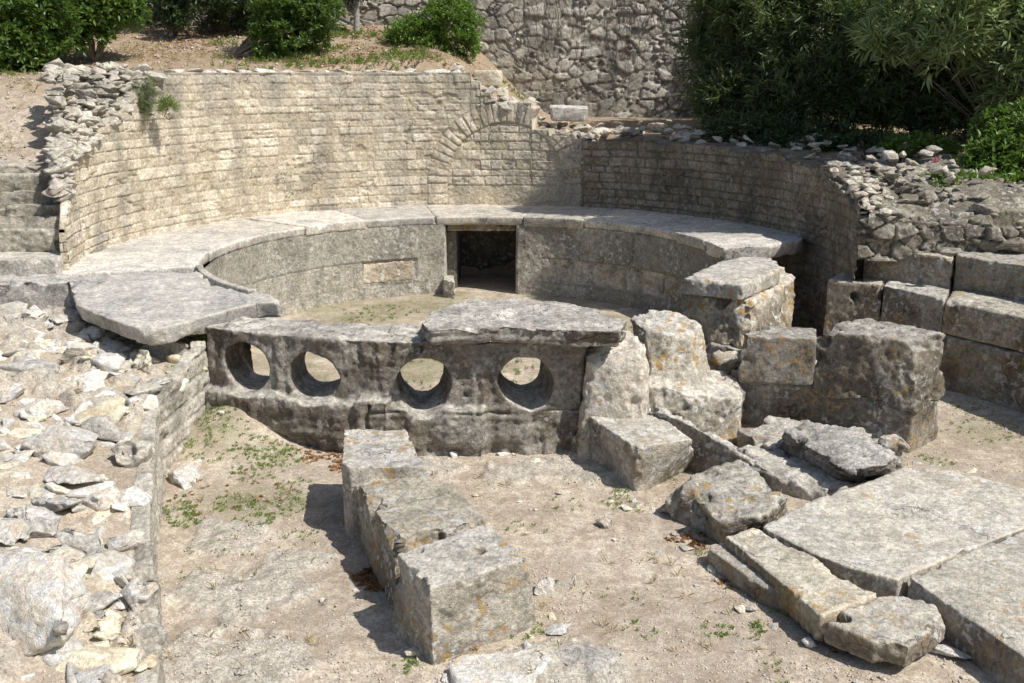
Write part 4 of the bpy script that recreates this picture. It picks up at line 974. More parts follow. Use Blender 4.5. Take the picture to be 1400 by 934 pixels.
tag(link('edging_wall', me, M['rubble']), 'low mortared rubble wall edging the trench along the left bank', 'wall')

def bz(px, py):   # rough height of the bank below that pixel (iterated)
    z = -.5
    for _ in range(12):
        x, y, _ = P(px, py, z); z = .5 * z + .5 * float(ground_z(np.array([x]), np.array([y]))[0])
    return z
BR = [ # px, py (foot middle), width, height, depth, material, label, rot, tilt
 (-12, 958, .62, .40, .95, 'pale', 'huge whitish boulder filling the lower left corner', .3, 0),
 (72, 645, .62, .16, .42, 'pale', 'broad pale boulder with a cracked face, on the upper left bank', .1, 0),
 (90, 668, .48, .07, .22, 'pale', 'flat pale slab just below the broad cracked boulder', -.3, .1),
 (75, 706, .38, .10, .20, 'greyrock', 'long grey stone with a dark underside, below the flat pale slab', -.35, .1),
 (35, 742, .30, .12, .28, 'greyrock', 'tilted grey stone between two dark gaps near the left edge', -.6, -.2),
 (5, 755, .22, .12, .25, 'pale', 'white stone cut by the left edge of the picture', .4, 0),
 (100, 770, .34, .12, .26, 'greyrock', 'grey angular stone with a pointed lower corner, middle of the bank', -.3, -.15),
 (130, 705, .28, .08, .22, 'pale', 'white stone with a ragged top right of the dark-sided long stone', .5, 0),
 (178, 648, .28, .14, .25, 'greyrock', 'grey squared stone set in the edge of the bank', .2, 0),
 (178, 700, .26, .08, .2, 'pale', 'small pale stone flush with the bank edge, above the long flat edge stone', .2, 0),
 (176, 753, .28, .07, .16, 'pale', 'long flat pale stone along the bank edge', .4, 0),
 (188, 850, .24, .16, .22, 'pale', 'big squared pale stone in the bank edge near the bottom', .05, 0),
 (198, 893, .19, .10, .18, 'greyrock', 'grey pointed stone in the bank edge below the big squared one', .1, 0),
 (128, 838, .25, .05, .13, 'greyrock', 'slim slab with a black shadow beneath, lower part of the bank', .3, .15),
 (145, 880, .18, .09, .16, 'cream', 'blocky cream stone below the slim slab', .6, 0),
 (190, 925, .15, .06, .15, 'cream', 'cream stone at the bottom edge next to the trench', .9, 0),
 (160, 798, .17, .05, .12, 'pale', 'small ragged pale stone above the slim slab', .1, 0),
 (92, 795, .2, .06, .16, 'cream', 'small cream stone with an ochre end, above the corner boulder', .1, 0),
 (192, 528, .17, .20, .12, 'cream', 'upright ochre stone leaning in front of the cracked paving', .2, .5),
 (102, 556, .20, .15, .18, 'cream', 'rounded yellow stone standing out on the upper bank', .3, 0),
 (124, 577, .30, .05, .16, 'cream', 'thin flat ochre stone just below the rounded yellow one', .1, 0),
 (132, 604, .40, .10, .24, 'greyrock', 'grey slab with a dark shadowed edge beneath the thin ochre stone', -.15, -.1),
 (45, 577, .40, .10, .28, 'pale', 'pale rounded stone left of the thin ochre one', .2, 0),
 (30, 535, .50, .16, .4, 'greyrock', 'wide grey outcrop stone by the left edge under the ledge block', .1, 0),
 (100, 507, .2, .14, .2, 'greyrock', 'grey blocky stone at the top of the bank below the cracked slab', .3, 0),
 (48, 474, .14, .07, .1, 'pale', 'small white stone high on the bank below the ledge block', .3, 0),
 (75, 460, .16, .09, .14, 'pale', 'small white stone closest to the ledge block corner', .8, 0),
 (120, 470, .28, .1, .2, 'greyrock', 'grey flat stone lying against the cracked slab', -.3, 0),
 (168, 484, .16, .07, .12, 'pale', 'little white stone under the tip of the cracked slab', .3, 0),
 (150, 505, .26, .05, .14, 'pale', 'thin pale flake lying below the cracked slab', .0, 0),
 (222, 500, .42, .13, .3, 'greyrock', 'large grey flat stone propping the corner of the cracked slab', -.3, 0),
]
for (px, py, w_, h_, d_, m_, lab, ro_, ti) in BR:
    rock(px, py, bz(px, py) - h_ * .25, w_ * 1.12, h_ * 1.45, d_ * 1.1, M[m_], lab, rot=ro_, tiltx=ti, cat='stone', n=12 + int(px) % 5)
# smaller stones strewn on the bank
r = random.Random(77); n_s = 0; n_m = 0
protos = []
for k in range(8):
    v, f = crisp(k + 40, 13, .8); me = mesh_np('stone', v, f); me.materials.append(M[('pale', 'cream', 'greyrock', 'pale')[k % 4]])
    me.polygons.foreach_set('use_smooth', [True] * len(me.polygons)); protos.append(me)
def small_stone(x, y, s, label, group, sink=.3, nm='small_stone'):
    o = bpy.data.objects.new(nm, protos[r.randrange(8)]); COL.objects.link(o)
    o.location = (x, y, float(gsurf(x, y)) + s * (.5 - sink)); o.rotation_euler = (r.uniform(-.4, .4), r.uniform(-.4, .4), r.uniform(0, 6))
    o.scale = (s * r.uniform(.9, 1.5), s, s * (r.uniform(.5, .9) if s < .08 else r.uniform(.45, .8))); tag(o, label, 'stone', group)
while n_s < 150:
    y = r.uniform(3.4, 9.1); x = float(line_x(y)) - .05 - r.random() ** 1.0 * 2.6
    if abs(x / y) > .55: continue
    s = .02 + .075 * r.random() ** 1.5; small_stone(x, y, s, 'small broken limestone piece strewn among the rubble of the left bank', 'small stones on the left bank', .5); n_s += 1
while n_m < 135:
    y = r.uniform(3.6, 8.9); x = float(line_x(y)) - .06 - r.random() * 2.4
    if abs(x / y) > .53: continue
    s = .07 + .15 * r.random() ** 1.7; small_stone(x, y, s, 'flattish limestone piece bedded in the mortar of the left bank', 'flat stones bedded in the left bank', .56, 'bedded_stone'); n_m += 1
for k in range(60):
    px, py = [(300, 590), (330, 575), (365, 590), (320, 610), (660, 628), (720, 632), (860, 690), (900, 745), (960, 770), (1040, 830), (1130, 890), (590, 920), (760, 860), (1290, 640), (520, 720)][k % 15]
    x, y, _ = P(px, py, GZ); x += r.gauss(0, .13); y += r.gauss(0, .10)
    small_stone(x, y, r.uniform(.015, .06), 'small broken stone gathered at the foot of the blocks and the pierced wall', 'stones along the foot of the blocks', .35, 'broken_stone')
# trench stones
for (px, py, w_, h_, d_, m_, lab, ro_) in [
 (250, 672, .30, .13, .45, 'pale', 'pale stone in the trench against the edging wall', .2),
 (350, 606, .18, .10, .14, 'pale', 'small white stone below the pierced wall beside the weeds', .1),
 (306, 645, .09, .03, .06, 'pale', 'tiny white stone among the green weeds', .1),
 (750, 818, .20, .13, .14, 'pale', 'pale rounded stone right beside the nearest block', 1.2),
 (828, 725, .14, .07, .12, 'grim', 'small dark round stone with a lichen spot on the open gravel', .2),
 (800, 925, .42, .06, .30, 'greyrock', 'grey embedded rock at the bottom edge right of the flat white stone', .1),
 (760, 870, .2, .03, .14, 'pale', 'small pale rock patch behind the flat white stone', .1),
 (1300, 905, .3, .05, .16, 'pale', 'broken flake in the gap between the lower right slabs', -.5),
 (1275, 870, .1, .05, .08, 'pale', 'small pale chip by the end slab', .3),
 (520, 628, .16, .05, .1, 'greyrock', 'small grey rock hidden beside the far block', .1)]:
    rock(px, py, GZ - h_ * .15, w_, h_, d_, M[m_], lab, rot=ro_, cat='stone')
blk('flat_stone', [(612, 905), (640, 893), (735, 884), (756, 898), (735, 925), (700, 948), (625, 945)], -1.0, mat='pale', label='flat white slab fragment lying at the bottom edge in front of the nearest block', cat='stone', voxel=.012, rough=.008, smooth=1)
r2 = 0
while r2 < 90:
    y = r.uniform(4.0, 9.0); x = r.uniform(-2.3, 4.5)
    if x < float(line_x(y)) + .05 or abs(x / y) > .52: continue
    small_stone(x, y, r.uniform(.01, .03), 'small pale stone lying loose on the trench gravel', 'loose stones on the trench floor', .3, 'loose_stone'); r2 += 1
# blocks near the arch
block('stone_block', [(-.56, 15.35, 1.86), (-.16, 15.33, 1.86), (-.14, 15.75, 1.86), (-.54, 15.75, 1.86)], 1.635, M['cream'], 'upper of two squared cream blocks stacked by the box shrub', voxel=.02, rough=.012)
block('stone_block', [(x, y - .0, 1.62) for x, y, z in [(-.5, 15.35, 0), (-.06, 15.35, 0), (-.06, 15.8, 0), (-.5, 15.8, 0)]], 1.3, M['cream'], 'lower of two squared cream blocks stacked by the box shrub', voxel=.02, rough=.012)
block('stone_block', [(.52, 15.0, 1.36), (1.08, 14.95, 1.34), (1.12, 15.35, 1.36), (.55, 15.4, 1.37)], [(.56, 15.0, 1.16), (1.05, 15.0, 1.14), (1.1, 15.3, 1.14), (.6, 15.35, 1.16)], M['greyrock'], 'grey oblong block lying on the rubble right of the arch crown', voxel=.018, rough=.016, smooth=3)
items = []
for k in range(46):
    x = r.uniform(-.9, 1.9); y = r.uniform(14.75, 15.6); s = r.uniform(.06, .14)
    z = float(ground_z(np.array([x]), np.array([y]))[0]); z = max(z, np.interp(x, [-.9, -.3, .2, .6, 1.3, 2], [1.6, 1.45, 1.25, 1.12, 1.0, .92]))
    items.append((x, y, z, s * 1.3, s, s * .75, r.uniform(0, 3)))
rock_cloud('rubble_core', items, M['rubble'], cw, 19)

# ------------------------------------------------------------------ gravel, litter and weeds
def pebbles(n, fn, smin, smax, seed, name, mat):
    g = np.random.default_rng(seed); X, Y = fn(g, n); Zp = gsurf(X, Y); n = len(X)
    s = g.uniform(0, 1, n) ** 4 * (smax - smin) + smin
    base = np.array([[1, 0, 0], [-1, 0, 0], [0, 1, 0], [0, -1, 0], [0, 0, .7], [0, 0, -.7]])
    J = base[None] * g.uniform(.6, 1.3, (n, 6, 1)) + g.normal(0, .15, (n, 6, 3))
    a = g.uniform(0, 6.28, n); c, s_ = np.cos(a), np.sin(a)
    R = np.zeros((n, 3, 3)); R[:, 0, 0] = c; R[:, 0, 1] = -s_; R[:, 1, 0] = s_; R[:, 1, 1] = c; R[:, 2, 2] = 1
    V = np.einsum('nij,nkj->nki', R, J) * s[:, None, None] + np.stack([X, Y, Zp + s * .25], 1)[:, None, :]
    F0 = np.array([[0, 2, 4], [2, 1, 4], [1, 3, 4], [3, 0, 4], [2, 0, 5], [1, 2, 5], [3, 1, 5], [0, 3, 5]])
    Fc = (F0[None] + (np.arange(n) * 6)[:, None, None]).reshape(-1, 3)
    t = np.repeat(g.uniform(0, 1, n), 6); at = np.stack([t, t * 0, t * 0, t * 0 + 1], 1)
    return link(name, mesh_np(name, V.reshape(-1, 3), Fc, at), mat, smooth=False)
M['gravel'] = stone('gravel pebbles', (.52, .46, .37), (.40, .34, .26), (.26, .21, .16), patina=.3, bump=.2, tint=True, black=.1)
def trench(g, n):
    X = g.uniform(-4.2, 5, n * 3); Y = g.uniform(3.8, 9.2, n * 3)
    dens = fbm(np.stack([X * 1.3, Y * 1.3, X * 0], 1), 3, 12)
    k = (np.abs(X / Y) < .56) & (g.uniform(0, 1, n * 3) < .25 + .75 * sstep(dens, -.2, .3)) & (g.uniform(0, 1, n * 3) < 4.2 / Y)
    return X[k][:n], Y[k][:n]
tag(pebbles(60000, trench, .0018, .0105, 1, 'gravel', M['gravel']), 'fine pale gravel scattered over the trench and the bank', 'gravel', kind='stuff')
def hillf(g, n):
    X = g.uniform(-7.5, 1.5, n * 3); Y = g.uniform(10, 18, n * 3); k = (np.hypot(X - CX, Y - CY) > 4.5) & (ground_z(X, Y) > .5)
    return X[k][:n], Y[k][:n]
tag(pebbles(5000, hillf, .005, .03, 2, 'hillside_gravel', M['gravel']), 'scattered stones and chips on the hillside slope', 'gravel', kind='stuff')

def leaf_cloud(C, D, L, W, g, name, mat, parent=None, tint=None, roll=None, bend=.15):
    """one pointed leaf per row; C bases, D unit directions"""
    n = len(C); rnd = g.normal(size=(n, 3)); rnd[:, 2] += 1.2
    side = np.cross(D, rnd); side /= np.linalg.norm(side, axis=1)[:, None] + 1e-9
    nrm = np.cross(side, D)
    L = np.broadcast_to(L, (n,))[:, None]; W = np.broadcast_to(W, (n,))[:, None]
    p0 = C; m = C + D * L * .45
    p1 = m + side * W * .5 + nrm * W * .12; p3 = m - side * W * .5 + nrm * W * .12
    p2 = C + D * L - nrm * L * bend
    V = np.stack([p0, p1, p2, p3], 1).reshape(-1, 3)
    i = np.arange(n) * 4; Fc = np.stack([np.stack([i, i + 1, i + 2], 1), np.stack([i, i + 2, i + 3], 1)], 1).reshape(-1, 3)
    t = np.repeat(g.uniform(0, 1, n) if tint is None else tint, 4); at = np.stack([t, t, t, t * 0 + 1], 1)
    return link(name, mesh_np(name, V, Fc, at), mat, parent, smooth=False)
def unit(v): return v / (np.linalg.norm(v, axis=-1, keepdims=True) + 1e-9)

def ground_leaves(spots, name, mat, label, cat, n_per, L, W, seed, flat=False):
    g = np.random.default_rng(seed); C, D, Ls = [], [], []
    for (x, y, rad, cnt) in spots:
        nc = cnt; ang = g.uniform(0, 6.28, nc); rr = rad * np.sqrt(g.uniform(0, 1, nc)); cx = x + rr * np.cos(ang); cy = y + rr * np.sin(ang)
        cx = np.repeat(cx, n_per); cy = np.repeat(cy, n_per); m_ = len(cx); zz = gsurf(cx, cy) + .004
        a = g.uniform(0, 6.28, m_); el = g.uniform(.0, .25, m_) if flat else g.uniform(.25, 1.3, m_)
        D.append(np.stack([np.cos(a) * np.cos(el), np.sin(a) * np.cos(el), np.sin(el)], 1)); C.append(np.stack([cx + g.normal(0, .006, m_), cy + g.normal(0, .006, m_), zz], 1))
    C = np.concatenate(C); D = np.concatenate(D); n = len(C)
    o = leaf_cloud(C, D, L * g.uniform(.5, 1.3, n), W * g.uniform(.6, 1.2, n), g, name, mat)
    return tag(o, label, cat, kind='stuff')
def GS(px, py, rad, cnt, z=GZ): x, y, _ = P(px, py, z); return (x, y, rad * 1.35, int(cnt * 1.6))
wd = [GS(300, 628, .2, 60), GS(375, 630, .16, 80), GS(300, 600, .2, 60), GS(260, 712, .1, 30), GS(350, 650, .15, 30), GS(270, 600, .15, 30), GS(245, 700, .12, 26), GS(320, 690, .12, 26), GS(380, 695, .14, 30), GS(345, 716, .12, 20), GS(400, 668, .12, 16), GS(250, 690, .1, 12), GS(420, 740, .15, 10),
      GS(300, 765, .2, 7), GS(555, 912, .05, 7), GS(715, 868, .05, 7), GS(735, 860, .04, 5), GS(720, 725, .1, 7), GS(770, 690, .1, 6), GS(855, 690, .12, 14), GS(850, 675, .06, 10), GS(905, 650, .1, 14), GS(890, 640, .08, 10),
      GS(990, 864, .05, 9), GS(1038, 858, .04, 9), GS(1000, 860, .12, 6), GS(880, 862, .08, 6), GS(845, 815, .15, 5), GS(1010, 795, .05, 8), GS(960, 760, .04, 4), GS(1050, 900, .05, 3), GS(1085, 930, .08, 4), GS(1065, 835, .05, 6), GS(1215, 633, .06, 10), GS(1280, 630, .1, 12), GS(1330, 560, .15, 14), GS(1350, 590, .25, 26), GS(1230, 800, .04, 6), GS(930, 560, .05, 5), GS(560, 905, .03, 4)]
ground_leaves(wd, 'weeds', M['weed'], 'low green weeds growing in patches on the trench floor', 'weeds', 7, .020, .008, 4)
bs = [(CX + 1.9 * math.sin(a) * q, CY + 1.9 * math.cos(a) * q, .5, 60) for a, q in [(i * .7, .4 + (i % 3) * .3) for i in range(12)]]
ground_leaves(bs, 'basin_grass', M['weed'], 'thin grass growing on the basin floor', 'grass', 7, .035, .008, 5)
hs = [(-3.9 + k * .3, 15.0 + .3 * math.sin(k), .4, 22) for k in range(10)] + [(r.uniform(-4.5, .0), r.uniform(15.2, 17.3), .35, 26) for _ in range(24)] + [(r.uniform(-7, -4.6), r.uniform(12.2, 15), .3, 10) for _ in range(8)] + [(-3.6 + k * .28, 14.2 + .5 * math.sin(k * .4) + .28 * k * .25, .12, 7) for k in range(10)]
ground_leaves(hs, 'hillside_grass', M['weed'], 'tufts of grass along the hillside above the curved wall', 'grass', 8, .07, .014, 6)
M['straw'] = leafmat('dry straw', (.38, .30, .16), (.58, .48, .30), rough=.9, trans=.2, spec=.1)
ds2 = [(r.uniform(-6.5, .0), r.uniform(14.9, 17.4), .4, 22) for _ in range(26)] + [(r.uniform(-7, -4.7), r.uniform(11.2, 14.5), .35, 10) for _ in range(16)] + [GS(r.uniform(230, 1100), r.uniform(640, 930), .2, 3) for _ in range(22)]
ground_leaves(ds2, 'dry_grass', M['straw'], 'wisps of dry straw coloured grass on the slope and floor', 'dry grass', 5, .07, .006, 17)
# dead leaves: trench corner, block foot, hillside
lt_ = [GS(450, 620, .18, 55), GS(470, 640, .08, 30), GS(400, 600, .15, 22), GS(510, 790, .08, 60), GS(520, 800, .06, 40), GS(500, 720, .08, 25), GS(640, 880, .05, 8), GS(940, 735, .1, 16), GS(960, 745, .06, 10), GS(1000, 800, .06, 8), GS(300, 690, .4, 14), GS(1150, 880, .1, 8), GS(1215, 815, .08, 12), GS(700, 612, .15, 12)]
lt_ += [(r.uniform(-7, -1), r.uniform(14.8, 17.6), .6, 60) for _ in range(26)]
ground_leaves(lt_, 'leaf_litter', M['dry'], 'dead brown leaves gathered at the foot of the blocks and on the hillside', 'leaf litter', 2, .045, .025, 7, True)

# ------------------------------------------------------------------ shrubs and trees
def shrub(name, label, cat, base, blobs, shoots, per, L, W, mat, bark, seed, group=None, spread=.9, tmul=1.0, stem_r=.03, gap=.0, upness=.5, shell=.55, light=0.0):
    g = np.random.default_rng(seed); root = thing(name, label, cat, base, group); rr = random.Random(seed)
    C, D, Tn = [], [], []; vols = np.array([b_[3] * b_[4] * b_[5] for b_ in blobs]) ** .67; vols /= vols.sum()
    paths = []
    for bi, b_ in enumerate(blobs):
        n = max(4, int(shoots * vols[bi])); d = unit(g.normal(size=(n * 2, 3))); rad = shell + (1.12 - shell) * g.uniform(0, 1, (n * 2, 1)) ** .8
        p = d * rad; cc = np.array(b_[:3]); pos = cc + p * np.array(b_[3:6])
        nz = fbm(pos * (1.6 / max(.3, b_[3])) + seed, 3, seed); rim = 1 + .45 * fbm(pos * 2.8 + 9, 2, seed + 1); pos = cc + (pos - cc) * rim[:, None]
        k = (nz > gap - .10)[:]; k = k if k.sum() > 8 else np.ones(len(k), bool); pos, d, nz = pos[k][:n], d[k][:n], nz[k][:n]; n = len(pos)
        ax = unit(d * .7 + np.array([0, 0, upness]) + g.normal(0, .35, (n, 3)))
        # leaves around each shoot
        pp = np.repeat(pos, per, 0); aa = np.repeat(ax, per, 0); m = len(pp); t = np.tile(np.linspace(0, 1, per), n)
        rd = unit(np.cross(aa, g.normal(size=(m, 3)))); dirs = unit(aa * (.35 + .5 * t[:, None]) + rd * spread)
        pp = pp + aa * (t * L * 1.1)[:, None]
        C.append(pp); D.append(dirs)
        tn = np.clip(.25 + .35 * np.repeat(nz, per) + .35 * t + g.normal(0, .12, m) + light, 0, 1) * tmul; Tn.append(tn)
        # stems
        for q in range(3):
            e = pos[rr.randrange(n)]; s = Vector(base); mid_ = s.lerp(Vector(cc), .6) + Vector((rr.uniform(-.08, .08), rr.uniform(-.08, .08), 0))
            paths.append(([tuple(s), tuple(s.lerp(mid_, .5) + Vector((rr.uniform(-.04, .04), rr.uniform(-.04, .04), .02))), tuple(mid_), tuple(Vector(cc).lerp(Vector(e), .5)), tuple(e)], stem_r * rr.uniform(.6, 1), .004))
    C = np.concatenate(C); D = np.concatenate(D); Tn = np.concatenate(Tn); n = len(C)
    leaf_cloud(C, D, L * g.uniform(.6, 1.15, n), W * g.uniform(.7, 1.15, n), g, 'foliage', mat, root, Tn)
    tubes('stem', paths, bark, root)
    return root
def gz1(x, y): return float(ground_z(np.array([x]), np.array([y]))[0])
def B(px, py, Y, rx, rz, ry=None):   # blob centred on a pixel at distance Y
    z = ZY(py, Y); x = P(px, py, z)[0]; return (x, Y, z, rx, ry or rx * .8, rz)
# laurel, top left
yb_ = 14.6
shrub('laurel_shrub', 'big glossy green shrub in the top left corner, its left part', 'shrub', (-6.9, yb_, gz1(-6.9, yb_)), [B(-30, 40, yb_, .75, .7), B(50, 30, yb_ - .1, .55, .45), B(20, 70, yb_ - .3, .35, .3)], 2600, 8, .10, .042, M['laurel'], M['bark'], 1, gap=.04)
shrub('laurel_shrub', 'glossy green shrub at the top left whose branches reach right over the red soil', 'shrub', (-5.9, 15.0, gz1(-5.9, 15)), [B(110, 5, 15, .6, .35), B(165, 12, 15, .3, .18), B(90, 40, 14.9, .35, .22), B(135, 45, 14.9, .15, .1)], 1500, 8, .10, .042, M['laurel'], M['bark'], 2, gap=.03)
shrub('sapling', 'small slender sapling hanging over the dark shade between the laurels', 'sapling', (-5.35, 17.0, gz1(-5.35, 17)), [B(235, 5, 16.6, .22, .3), B(240, 25, 16.6, .14, .12)], 260, 7, .09, .035, M['olive'], M['bark'], 3, light=.3)
shrub('evergreen_shrub', 'dense dark evergreen shrub with a narrow foot above the curved wall', 'shrub', (-4.05, 15.3, gz1(-4.05, 15.3)), [B(390, 5, 15.5, .55, .4), B(395, 40, 15.4, .55, .32), B(370, 72, 15.3, .22, .22), B(425, 10, 15.5, .4, .3)], 2300, 8, .075, .032, M['laurel'], M['bark'], 4, gap=.02, light=-.05)
shrub('evergreen_shrub', 'dark shrub in deep shade at the top between the laurels', 'shrub', (-4.9, 17.4, gz1(-4.9, 17.4)), [B(300, -10, 17.2, .9, .4), B(220, -12, 17.3, .6, .35), B(340, 5, 17.3, .5, .35)], 1500, 8, .09, .04, M['olive'], M['bark'], 5)
# box shrubs
shrub('box_shrub', 'lower left of two bright green bushes before the rubble wall', 'shrub', (-1.75, 16.3, gz1(-1.75, 16.3)), [B(565, 52, 16.3, .38, .32), B(590, 62, 16.2, .25, .2)], 1700, 7, .05, .022, M['box'], M['bark'], 6, shell=.5)
shrub('box_shrub', 'taller right one of two bright green bushes before the rubble wall', 'shrub', (-1.15, 16.2, gz1(-1.15, 16.2)), [B(618, 25, 16.2, .36, .35), B(625, 60, 16.2, .3, .26), B(590, 25, 16.3, .22, .25)], 2100, 7, .05, .022, M['box'], M['bark'], 7, shell=.5)
# slender tree with a pale trunk
tr = thing('slender_tree', 'slender tree with a pale straight trunk near the rubble wall', 'tree', (-2.55, 17.2, gz1(-2.55, 17.2)))
bx_, by_ = -2.5, 17.2; bz_ = gz1(bx_, by_)
tubes('trunk', [([(bx_, by_, bz_ - .05), (bx_ + .01, by_, bz_ + .3), (bx_ - .01, by_, bz_ + .7), (bx_, by_, 4.2)], .055, .035)], M['palebark'], tr, sides=10)
g = np.random.default_rng(5); n = 9000; d = unit(g.normal(size=(n, 3))); pos = np.array([bx_ - .05, by_, 3.7]) + d * g.uniform(.2, 1, (n, 1)) ** .5 * np.array([.38, .35, .85])
leaf_cloud(pos, unit(d + np.array([0, 0, -.4]) + g.normal(0, .5, (n, 3))), .07 * g.uniform(.6, 1.2, n), .018, g, 'crown', M['olive'], tr)
# oleanders, right
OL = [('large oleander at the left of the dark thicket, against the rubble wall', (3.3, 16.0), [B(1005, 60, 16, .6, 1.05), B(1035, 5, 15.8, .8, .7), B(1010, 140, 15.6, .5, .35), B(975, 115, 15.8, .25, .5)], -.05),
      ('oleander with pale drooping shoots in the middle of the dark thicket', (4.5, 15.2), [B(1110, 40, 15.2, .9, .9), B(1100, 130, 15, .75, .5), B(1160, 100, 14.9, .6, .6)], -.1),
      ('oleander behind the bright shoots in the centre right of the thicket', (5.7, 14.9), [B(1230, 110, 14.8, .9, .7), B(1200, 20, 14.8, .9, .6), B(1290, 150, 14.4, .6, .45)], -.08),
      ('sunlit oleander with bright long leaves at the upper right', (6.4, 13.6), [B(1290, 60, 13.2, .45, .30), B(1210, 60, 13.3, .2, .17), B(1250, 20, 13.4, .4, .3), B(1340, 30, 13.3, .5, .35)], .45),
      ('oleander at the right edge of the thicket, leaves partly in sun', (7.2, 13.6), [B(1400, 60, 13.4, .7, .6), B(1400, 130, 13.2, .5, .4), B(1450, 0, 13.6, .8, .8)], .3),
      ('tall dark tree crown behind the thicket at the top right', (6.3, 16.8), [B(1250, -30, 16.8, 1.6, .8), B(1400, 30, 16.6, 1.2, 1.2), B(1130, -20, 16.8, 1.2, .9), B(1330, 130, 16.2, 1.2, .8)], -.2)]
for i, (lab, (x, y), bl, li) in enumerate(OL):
    shrub('oleander', lab, 'oleander', (x, y, gz1(x, y)), bl, 2600 if i != 3 else 620, 9, (.20 if i in (3, 4) else .16), (.034 if i in (3, 4) else .028), M['oleander'], M['bark'], 20 + i, upness=.6, light=li, tmul=(1 if i in (3, 4) else .6), stem_r=.012, spread=.75, shell=.45)  # leaf tint carries painted sun and shade: bright shoots, darkened thicket
shrub('oleander', 'wide oleander beyond the right edge of the view', 'oleander', (9.2, 13.2, gz1(9.2, 13.2)), [(9.2, 13.2, 2.4, 1.3, 1.1, 1.2), (10.6, 12.8, 2.1, 1.2, 1.0, 1.0)], 1500, 8, .16, .03, M['oleander'], M['bark'], 44, upness=.6, tmul=.7)
shrub('low_shrub', 'low leafy bush on the rubble, under the thicket', 'shrub', (4.9, 12.2, .75), [B(1250, 208, 12.2, .33, .16), B(1285, 215, 12.1, .2, .12)], 520, 8, .07, .035, M['laurel'], M['bark'], 31, light=.05)
shrub('low_shrub', 'bright leafy shrub spilling over the rubble at the right edge', 'shrub', (5.9, 11.3, .7), [B(1360, 235, 11.3, .30, .3), B(1390, 200, 11.4, .35, .35), B(1335, 262, 10.9, .22, .13), B(1400, 268, 10.8, .28, .2), B(1375, 180, 11.5, .28, .25)], 1500, 8, .085, .036, M['laurel'], M['bark'], 32, light=.15)
shrub('low_shrub', 'dark creeping foliage at the foot of the thicket above the shaded wall', 'shrub', (3.6, 13.8, .9), [B(1010, 175, 14.2, .5, .14), B(1110, 190, 13.6, .6, .16), B(1180, 205, 13.0, .5, .15)], 900, 8, .08, .03, M['olive'], M['bark'], 33)
shrub('creeping_plant', 'low green plants creeping over the rubble bank below the bright shrub', 'plant', (5.4, 11.0, .7), [B(1300, 252, 11.0, .3, .07), B(1345, 285, 10.6, .22, .07), B(1260, 262, 11.0, .12, .05)], 420, 7, .06, .028, M['laurel'], M['bark'], 46, light=.05, stem_r=.006)
# silvery herb on the wall
x, y, _ = pol(-71, 3.93)
shrub('herb_tuft', 'silvery green herb tuft growing out of the top of the sunlit wall', 'plant', (x, y, 1.35), [(x, y - .08, 1.52, .12, .1, .2), (x + .04, y - .12, 1.36, .1, .08, .12)], 330, 8, .05, .007, M['silver'], M['bark'], 34, stem_r=.008, upness=1.0)
shrub('herb_tuft', 'small green weed hanging right of the silvery herb on the wall', 'plant', (x + .2, y + .04, 1.3), [(x + .22, y - .06, 1.38, .08, .06, .13)], 90, 7, .05, .01, M['weed'], M['bark'], 35, stem_r=.005)
x, y, z = P(1312, 384, -.15)
shrub('small_fern', 'small green fern sprouting between the two terraces', 'fern', (x, y, -.2), [(x, y, -.1, .1, .07, .09)], 50, 7, .05, .022, M['weed'], M['bark'], 36, stem_r=.004)
x, y, z = P(276, 456, -.25)
shrub('small_weed', 'tiny green sprig under the lip of the cracked slab', 'plant', (x, y, -.42), [(x, y, -.3, .04, .04, .07)], 22, 6, .035, .02, M['weed'], M['bark'], 37, stem_r=.003)
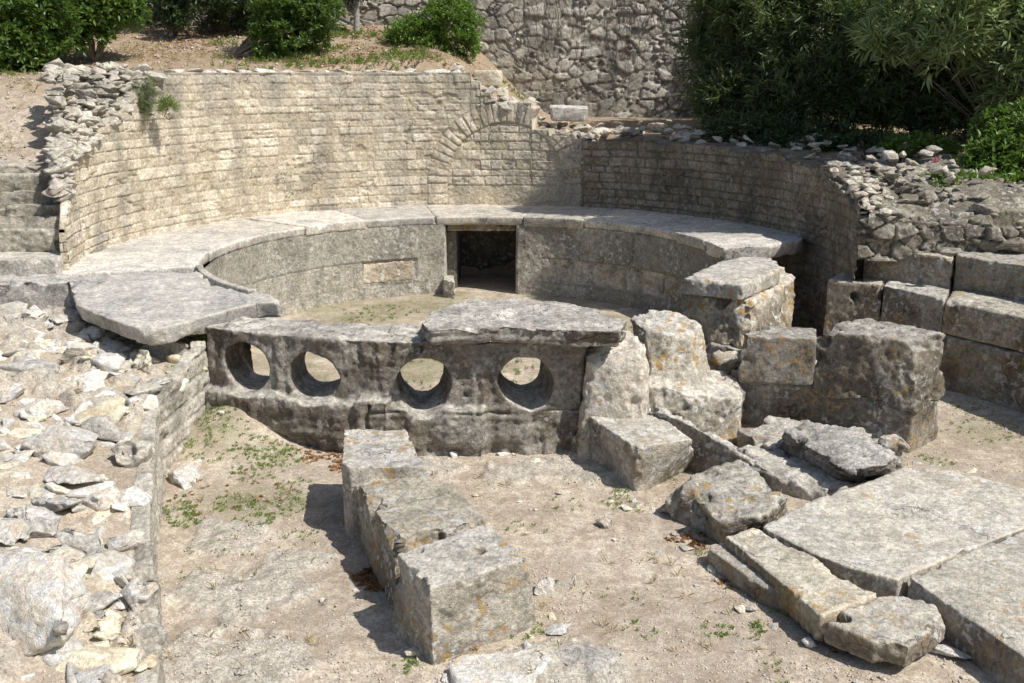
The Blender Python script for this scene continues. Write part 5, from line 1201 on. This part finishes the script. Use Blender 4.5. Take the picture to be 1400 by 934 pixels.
# pink flowers
for i, (px, py, lab) in enumerate(((1279, 222, 'left pink flower spike of two by the rubble bank'), (1310, 216, 'right pink flower spike nearer the bright shrub'))):
    Yf = 11.6; z1 = ZY(py, Yf); x1 = P(px, py, z1)[0]; rt = thing('flowering_plant', lab, 'flower', (x1 + .05, Yf, .6)); g = np.random.default_rng(i)
    tubes('stem', [([(x1 + .05, Yf, .6), (x1 + .03, Yf, (.6 + z1) / 2), (x1, Yf, z1)], .006, .003), ([(x1 + .05, Yf, .6), (x1 + .09, Yf, z1 - .1)], .005, .003)], M['weed'], rt, sides=4)
    n = 120; C = np.array([x1, Yf, z1]) + g.normal(0, 1, (n, 3)) * np.array([.025, .025, .045]); leaf_cloud(C, unit(g.normal(size=(n, 3))), .025, .014, g, 'flower_head', M['petal'], rt)
    n = 60; C = np.array([x1 + .05, Yf, .6]) + np.stack([g.normal(0, .02, n), g.normal(0, .02, n), g.uniform(0, z1 - .65, n)], 1); leaf_cloud(C, unit(g.normal(size=(n, 3)) + [0, 0, .5]), .05, .014, g, 'leaves', M['weed'], rt)

# tall tree standing to the right outside the view; its crown shades the right half of the curved wall
def crown_tree(base, label, blobs, seed, n_sh):
    g = np.random.default_rng(seed); rt = thing('shade_tree', label, 'tree', base)
    C, D = [], []; paths = [([base, (base[0] - .1, base[1] + .1, base[2] + 2), tuple(blobs[0][:3])], .16, .05)]
    for b_ in blobs:
        d = unit(g.normal(size=(n_sh, 3))); pos = np.array(b_[:3]) + d * g.uniform(.3, 1, (n_sh, 1)) ** .5 * np.array(b_[3:6])
        k = fbm(pos * 2.2, 3, seed) > -.22; pos, d = pos[k], d[k]
        for q in range(6):
            C.append(pos + g.normal(0, .05, pos.shape)); D.append(unit(d * .4 + g.normal(0, 1, pos.shape)))
        paths.append(([(base[0] - .1, base[1] + .1, base[2] + 2), tuple(b_[:3])], .07, .02))
    C = np.concatenate(C); D = np.concatenate(D); n = len(C)
    leaf_cloud(C, D, .13 * g.uniform(.6, 1.2, n), .06, g, 'crown', M['olive'], rt); tubes('trunk', paths, M['bark'], rt, sides=8)
crown_tree((8.6, 11.6, .6), 'tall shade tree standing beyond the right edge, crown over the shaded wall', [(5.9, 11.5, 4.7, 1.1, .62, .8), (4.8, 12.05, 5.4, 1.2, .62, .9), (6.5, 11.1, 4.3, 1.0, .55, .65), (5.6, 12.5, 5.6, 1.0, .6, .8), (5.15, 10.95, 4.8, 1.0, .62, .65), (5.9, 10.75, 4.7, .8, .5, .6)], 91, 4200)
